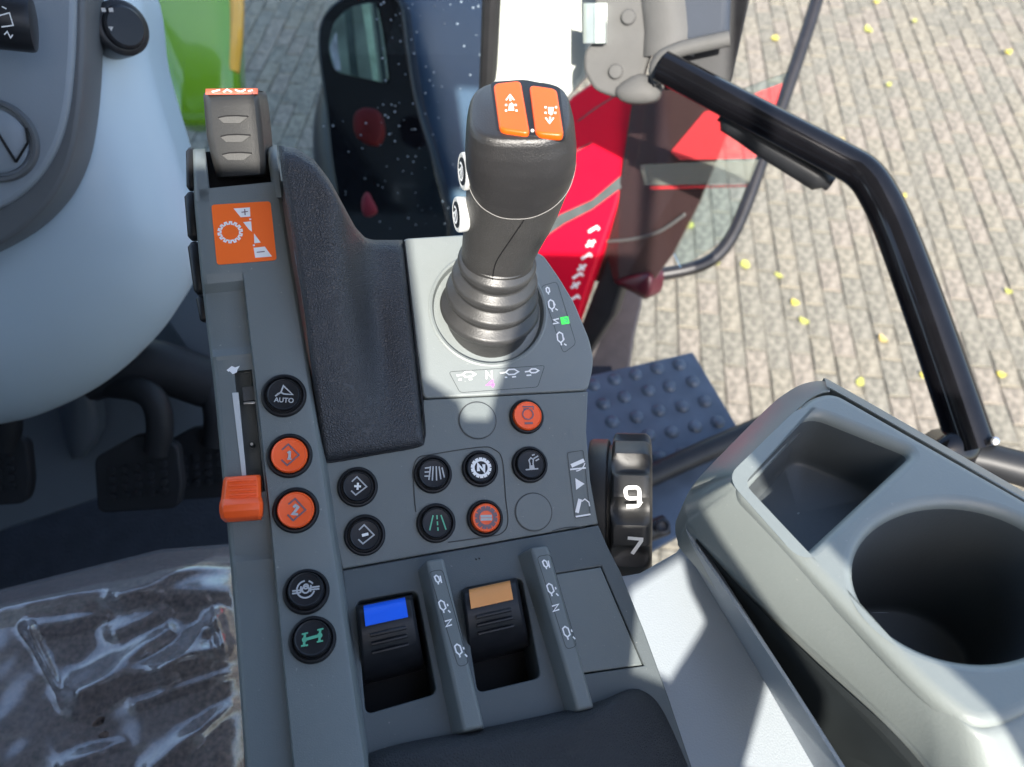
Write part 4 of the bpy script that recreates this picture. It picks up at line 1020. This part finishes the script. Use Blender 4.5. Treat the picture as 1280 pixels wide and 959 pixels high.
# blue panel right of the mirror, painting the sky's reflection on the guard
SBL = M('slate_blue_panel', (.03, .055, .1), .35, bump=.1, bscale=60, var=.15, vscale=4)
SBP = Plane(PD(560, 120, 1.9), (.25, -.75, .6))
sb = link('slate_blue_panel', pillow(SBP, [(492, -80), (680, -80), (690, 200), (640, 330), (585, 330), (545, 240), (515, 100)], .05, .1, 10, pw=4, q=.6), SBL, ang=60)
tag(sb, 'dark slate blue panel painting the sky reflection behind raindrops left of the white post', 'panel')
# dark mudguard and lamp shapes standing in for dark blurred reflections
MG = M('mudguard_plastic', (.012, .016, .024), .3, bump=.3, bscale=90, var=.3, vscale=5, spec=.25)
GPn = Plane(PD(510, 160, 2.35), (.1, -.7, .7))
gua = thing('front_mudguard', GPn.hit(510, 320), 'dark blue-black mudguard shape standing in for a blurred reflection in the wet windscreen', 'mudguard')
link('guard', pillow(GPn, [(392, 150), (420, 60), (470, -60), (560, -120), (660, -80), (680, 160), (660, 330), (560, 380), (440, 360), (400, 260)], .16, .2, 14, pw=2.5, q=.5, sm=4), MG, gua, ang=60)
REDL = M('red_lens', (.07, .006, .006), .6, spec=.1, var=.3)
la = link('red_lamp', pillow(Plane(PD(460, 165, 1.62), (0, -.7, .7)), [(442, 145), (455, 135), (474, 140), (480, 165), (470, 182), (446, 172)], .012, .02, 8), REDL)
tag(la, 'dim red lamp shape standing in for a blurred reflection under the mirror', 'lamp')
lb = link('hydraulic_cap', pillow(Plane(PD(460, 262, 1.5), (0, -.7, .7)), [(452, 250), (458, 240), (463, 248), (470, 264), (460, 271), (453, 266)], .012, .02, 6), M('cap_red', (.16, .012, .02), .6, var=.2, spec=.15))
tag(lb, 'small red hose cap low behind the wet windscreen', 'cap')

# ------------------------------------------------------------------ white post, hinge bracket, grab rail
WPAINT = M('white_paint', (.36, .38, .345), .45, spec=.25, var=.03, vscale=6)
PO = Plane(PD(675, 60, 1.0), (-.12, -.8, .55))
po = thing('cab_post', PO.hit(660, 180), 'cream white painted cab post behind the joystick head', 'post')
plate('post_face', PO, [(622, -80), (760, -80), (748, 10), (736, 60), (732, 96), (700, 132), (672, 190), (668, 330), (602, 330), (612, 160)], (), .05, .006, 0, WPAINT, po)
link('post_rib', tube([PO.hit(x, y, .001) for x, y in ((694, -80), (690, 20), (682, 110), (676, 170))], .0045, 10, 4), WPAINT, po)
CAST = M('cast_grey', (.085, .085, .083), .6, bump=.5, bscale=400, var=.1, spec=.15)
BKT = Plane(PD(780, 60, .88), (-.25, -.75, .6))
br = thing('hinge_bracket', BKT.hit(780, 130), 'grey cast hinge bracket with bolts holding the black grab rail', 'bracket')
plate('cheek_plate', BKT, [(742, -60), (830, -60), (815, 60), (800, 110), (768, 122), (742, 112), (729, 88), (730, 62), (744, 50)], (), .02, .004, 0, CAST, br, r=.008)
rows = []
for j in range(13):
    a = R(-20 + 200 * j / 12); r_ = []
    for x, y in ((800, -60), (804, 0), (808, 40), (806, 72)):
        c = BKT.hit(x + 28, y, -.01); r_.append(c + BKT.u * (-math.cos(a) * .03) + BKT.n * (math.sin(a) * .024))
    rows.append(r_)
link('knuckle', grid(rows, .004, -BKT.n), CAST, br, ang=60)
link('collar', tube([BKT.hit(x, y, .012) for x, y in ((826, 104), (820, 88), (828, 72), (850, 62), (880, 55), (912, 48))], .0085, 12, 5), CAST, br, ang=60)
link('lower_boss', pillow(BKT, [(770, 110), (800, 92), (826, 105), (822, 124), (800, 130), (776, 126)], .012, .02, 8), CAST, br, ang=60)
for x, y in ((786, 22), (770, 90)):
    link('bolt', lathe(BKT.here(x, y), [(.0085, -.001), (.0085, .004), (.007, .006), (.001, .0062)], 18), CAST, br)
link('clip', grid([[BKT.hit(x, y, h) for x, h in ((729, .001), (733, .012), (742, .014), (744, .018), (756, .018), (758, .002))] for y in (4, 30, 54)], .002, -BKT.n), M('zinc_clip', (.55, .62, .6), .3, metal=.7, var=.1), br, ang=30)
sock = plate('socket_cover', BKT, [(824, -60), (916, -60), (912, 46), (826, 66)], (), .03, .01, .006, M('socket_grey', (.035, .042, .055), .6, bump=.3, bscale=400, var=.06, spec=.12), br)
plate('socket_back', BKT, [(820, 60), (940, -60), (950, -60), (912, 112), (880, 110), (830, 112)], (), .012, .002, -.03, BLACK, br)
# black grab rail
railp = [(826, 82, .85), (870, 105, .845), (960, 152, .835), (1050, 199, .825), (1079, 217, .82), (1098, 243, .815), (1118, 285, .81), (1150, 370, .795), (1185, 470, .78), (1216, 562, .765)]
gr = thing('grab_rail', PD(1200, 560, .77), 'glossy black bent tube grab rail running down to the tray', 'grab rail')
link('rail', tube([PD(*p) for p in railp], lambda t: .0168 + .0055 * t, 22, 6), GLOSSBLK, gr, ang=60)
link('grip_sleeve', tube([PD(x, y, .87) for x, y in ((902, 142), (930, 160), (960, 181), (1000, 206), (1038, 230))], lambda t: .0165 if .05 < t < .95 else .009, 12, 5), BLACK, gr, ang=60)
link('cross_tube', tube([PD(1170, 562, .78), PD(1230, 574, .77), (PD(1330, 600, .755))], .0175, 16), BLACK, gr, ang=60)
link('weld_plate', pillow(Plane(PD(1205, 555, .765), -FWD), [(1184, 540), (1222, 540), (1232, 566), (1215, 585), (1160, 570)], .014, .03, 6), GLOSSBLK, gr, ang=60)
link('screw', lathe(Plane(PD(1243, 551, .74), (-.2, -.6, .8)), [(.004, -.006), (.004, .002), (.002, .003)], 12), METAL, gr)
# red panel outside
RED = M('red_paint', (.52, .003, .022), .35, spec=.25, var=.08, vscale=5)
GSTR = M('grey_stripe', (.07, .08, .08), .5, var=.15, spec=.15)
RPl = Plane(PD(745, 250, 1.45), (-.45, -.75, .5))
rp_ = thing('red_bodywork', RPl.hit(715, 390), 'bright red side panel with grey stripe and white lettering behind the joystick', 'panel')
plate('panel', RPl, [(640, 210), (715, 120), (752, 95), (800, 128), (790, 190), (770, 260), (735, 360), (715, 420), (640, 420)], (), .04, .006, 0, RED, rp_)
plate('stripe', RPl, [(640, 306), (700, 268), (740, 250), (791, 207), (786, 228), (740, 262), (705, 280), (640, 325)], (), .002, .0004, .0025, GSTR, rp_)
pxicon('crease', RPl, 0, [[(722, 152), (745, 135), (772, 118)], [(715, 192), (740, 178)]], 1.6, mat=GSTR, parent=rp_, eps=.001)
lets = [(741, 286), (738, 304), (732, 320), (727, 334), (721, 344), (719, 356), (717, 372)]
lt = []
for i, (x, y) in enumerate(lets):
    lt += [[(x - 5, y + 4), (x + 6, y - 3)]] + ([[(x - 2, y - 3), (x + 3, y + 4)]] if i % 2 else [[(x + 5, y - 3), (x + 8, y + 1)]])
pxicon('lettering', RPl, 0, lt, 3.2, mat=WHITE, parent=rp_, eps=.001)
bk = link('black_edge_strip', plate_mesh(RPl, [RPl.uv(*p) for p in [(802, 118), (826, 118), (822, 200), (790, 300), (760, 400), (720, 460), (708, 440), (738, 362), (774, 260), (792, 195)]], (), .05, .006, -.03, 2), BLACK)
tag(bk, 'black rubber edge strip along the red panel', 'trim')
# tinted door pane with its red and grey reflection painted as translucent bands
TINT = bpy.data.materials.new('tinted_pane'); TINT.use_nodes = True
t = TINT.node_tree; b = t.nodes['Principled BSDF']; mo = t.nodes['Material Output']
b.inputs['Base Color'].default_value = (.05, .03, .03, 1); b.inputs['Roughness'].default_value = .06
tr = t.nodes.new('ShaderNodeBsdfTransparent'); tr.inputs[0].default_value = (.5, .42, .4, 1); mx = t.nodes.new('ShaderNodeMixShader')
nz = t.nodes.new('ShaderNodeTexNoise'); nz.inputs['Scale'].default_value = 7; mr = t.nodes.new('ShaderNodeMapRange'); mr.inputs[3].default_value = .55; mr.inputs[4].default_value = .95
t.links.new(nz.outputs[0], mr.inputs[0]); t.links.new(mr.outputs[0], mx.inputs[0]); t.links.new(tr.outputs[0], mx.inputs[1]); t.links.new(b.outputs[0], mx.inputs[2]); t.links.new(mx.outputs[0], mo.inputs[0])
def film(name, col, a):  # translucent colour for the painted reflection bands
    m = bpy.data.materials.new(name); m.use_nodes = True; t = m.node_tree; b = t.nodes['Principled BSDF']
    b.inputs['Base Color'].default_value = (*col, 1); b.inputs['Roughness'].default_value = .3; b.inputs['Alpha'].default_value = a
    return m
DG = Plane(PD(860, 230, 1.3), (-.75, -.6, .25))
dgl = thing('door_glass', DG.hit(840, 345), 'tinted door glass with painted red and grey reflection below the grab rail', 'window')
plate('dark_pane', DG, [(792, 110), (930, 110), (908, 165), (872, 255), (840, 318), (815, 352), (740, 352), (770, 260)], (), .006, .001, 0, TINT, dgl)
plate('clear_pane', DG, [(930, 110), (985, 90), (975, 130), (942, 215), (905, 300), (850, 335), (842, 318), (874, 255), (910, 165)], (), .005, .001, 0, GLASS, dgl)
REDREFL = film('red_film', (.8, .06, .07), .38); GREYREFL = film('grey_film', (.3, .31, .26), .3)
plate('red_band', DG, [(838, 190), (880, 140), (978, 104), (964, 150), (944, 198), (850, 200)], (), .0008, .0002, .0045, REDREFL, dgl)
plate('grey_band', DG, [(800, 206), (948, 200), (936, 229), (806, 232)], (), .0008, .0002, .0045, GREYREFL, dgl)
plate('red_line', DG, [(812, 233), (934, 230.5), (932, 234), (812, 237)], (), .0008, .0002, .0045, REDREFL, dgl)
link('arch_line', tube([DG.hit(x, y, .006) for x, y in ((752, 302), (790, 299), (825, 289), (856, 268))], .0032, 8, 5), CAST, dgl)
link('foot_block', pillow(DG, [(770, 350), (812, 340), (816, 362), (808, 374), (795, 368), (775, 358)], .02, .03, 8), M('dark_red_block', (.05, .006, .012), .4, var=.2), dgl, ang=60)
# far black tube loop
lo = link('mirror_arm_tube', tube([PD(x, y, 1.55) for x, y in ((1030, -40), (1018, 10), (990, 95), (958, 185), (935, 250), (915, 295), (893, 322), (862, 336), (812, 345))], .0135, 14, 6), M('satin_black', (.012, .011, .012), .35, var=.2), ang=60)
tag(lo, 'thin black bent tube looping behind the tinted glass', 'tube')
# sill strip under the pane
SILL = M('sill_brown', (.09, .075, .075), .6, bump=.3, bscale=120, var=.15)
SI = Plane(PD(800, 410, 1.75), (-.2, -.6, .75))
si = thing('door_sill', SI.hit(800, 470), 'brown-grey door sill with yellow stripe between red panel and paving', 'sill')
plate('sill_board', SI, [(760, 350), (806, 352), (800, 385), (792, 420), (785, 470), (700, 490), (735, 420)], (), .05, .005, 0, SILL, si)
plate('pale_strip', SI, [(752, 350), (772, 352), (760, 400), (742, 445), (728, 470), (715, 470), (735, 410)], (), .02, .004, .012, M('pale_sill', (.24, .2, .16), .6, var=.15), si)
plate('yellow_stripe', SI, [(766, 376), (768, 386), (750, 418), (742, 416)], (), .004, .001, .016, M('yellow_paint', (.7, .5, .04), .5, var=.1), si)
#OCC
# ------------------------------------------------------------------ unseen cab roof and rear wall, added to block sun; holes shape its patches
TRIM = M('cab_trim', (.5, .52, .52), .7, bump=.3, bscale=200, var=.1)
RW = Plane((0, -.3, 2.5), (0, 1, 0), ref=(1, 0, 0)); RW.u, RW.v = V((1, 0, 0)), V((0, 0, 1)); RW.n = V((0, -1, 0))
zz = lambda L: [(x, z - 2.5) for x, z in L]
def sunmap(pl, px, h=0):      # where sunlight reaching these spots crosses the rear wall
    out = []
    for x, y in px:
        P = pl.hit(x, y, h); Q = P + SD * ((-.3 - P.y) / SD.y); out.append((Q.x, Q.z - 2.5))
    return out
H1 = sunmap(A, [(505, 292), (524, 430), (531, 500), (548, 512), (574, 530), (580, 551), (610, 552), (619, 515), (629, 488), (640, 440), (652, 400), (672, 360)]) + zz([(.055, 3.0), (.092, 3.02), (.1, 3.13), (-.025, 3.14), (-.035, 3.03)])
H2 = sunmap(FP, [(852, 700), (862, 740), (882, 780), (894, 800), (880, 830), (842, 892), (780, 860), (790, 740)])
H3 = zz([(.182, 2.677), (.173, 2.66), (.165, 2.647), (.144, 2.612), (.215, 2.60), (.238, 2.66), (.242, 2.72), (.23, 2.752), (.211, 2.777), (.184, 2.822), (.165, 2.86), (.132, 2.845), (.134, 2.815), (.149, 2.776), (.172, 2.727), (.186, 2.692)])
H6 = zz([(.106, 2.83), (.121, 2.83), (.130, 2.787), (.125, 2.757), (.106, 2.754)])
H7 = zz([(-.165, 3.06), (-.108, 3.06), (-.108, 3.15), (-.165, 3.15)])
H4 = zz([(.135, 2.93), (.33, 2.93), (.33, 3.47), (.0, 3.47), (.02, 3.18), (.135, 3.17)])
wl = link('cab_wall', plate_mesh(RW, zz([(-1.6, 1.5), (.5, 1.5), (.5, 2.78), (.35, 2.82), (.35, 3.5), (-1.6, 3.5)]), [H1, H2, H3, H4, H6, H7], .02, .002, 0), TRIM)
wl['kind'] = 'structure'
rf = link('cab_roof', mesh([(x, y, z) for z in (3.5, 3.56) for x, y in ((-1.6, -.3), (.34, -.3), (.34, .95), (-1.6, .95))], [(0, 1, 2, 3), (7, 6, 5, 4), (0, 4, 5, 1), (1, 5, 6, 2), (2, 6, 7, 3), (3, 7, 4, 0)]), TRIM)
rf['kind'] = 'structure'

fwl = link('cab_front_wall', mesh([(x, y, z) for y in (.96, 1.0) for x, z in ((-1.6, 1.5), (-.12, 1.5), (-.12, 1.75), (-1.6, 1.75))], [(0, 1, 2, 3), (7, 6, 5, 4), (0, 4, 5, 1), (1, 5, 6, 2), (2, 6, 7, 3), (3, 7, 4, 0)]), TRIM); fwl['kind'] = 'structure'  # low wall added to darken the footwell
lwl = link('cab_side_wall', mesh([(x, y, z) for x in (-1.2, -1.16) for y, z in ((-.3, 1.5), (.95, 1.5), (.95, 2.35), (-.3, 2.35))], [(0, 1, 2, 3), (7, 6, 5, 4), (0, 4, 5, 1), (1, 5, 6, 2), (2, 6, 7, 3), (3, 7, 4, 0)]), FLOORM); lwl['kind'] = 'structure'  # dark side wall added to keep light out of the footwell

shw = link('shed_wall', mesh([(x, y, z) for y in (-2.2, -2.0) for x, z in ((-7, 0), (-.35, 0), (-.35, 7.2), (-7, 7.2))], [(0, 1, 2, 3), (7, 6, 5, 4), (0, 4, 5, 1), (1, 5, 6, 2), (2, 6, 7, 3), (3, 7, 4, 0)]), M('shed_boards', (.3, .29, .27), .8, bump=.4, bscale=20, var=.2, vscale=3)); shw['kind'] = 'structure'  # unseen wall added to shade the paving on the left
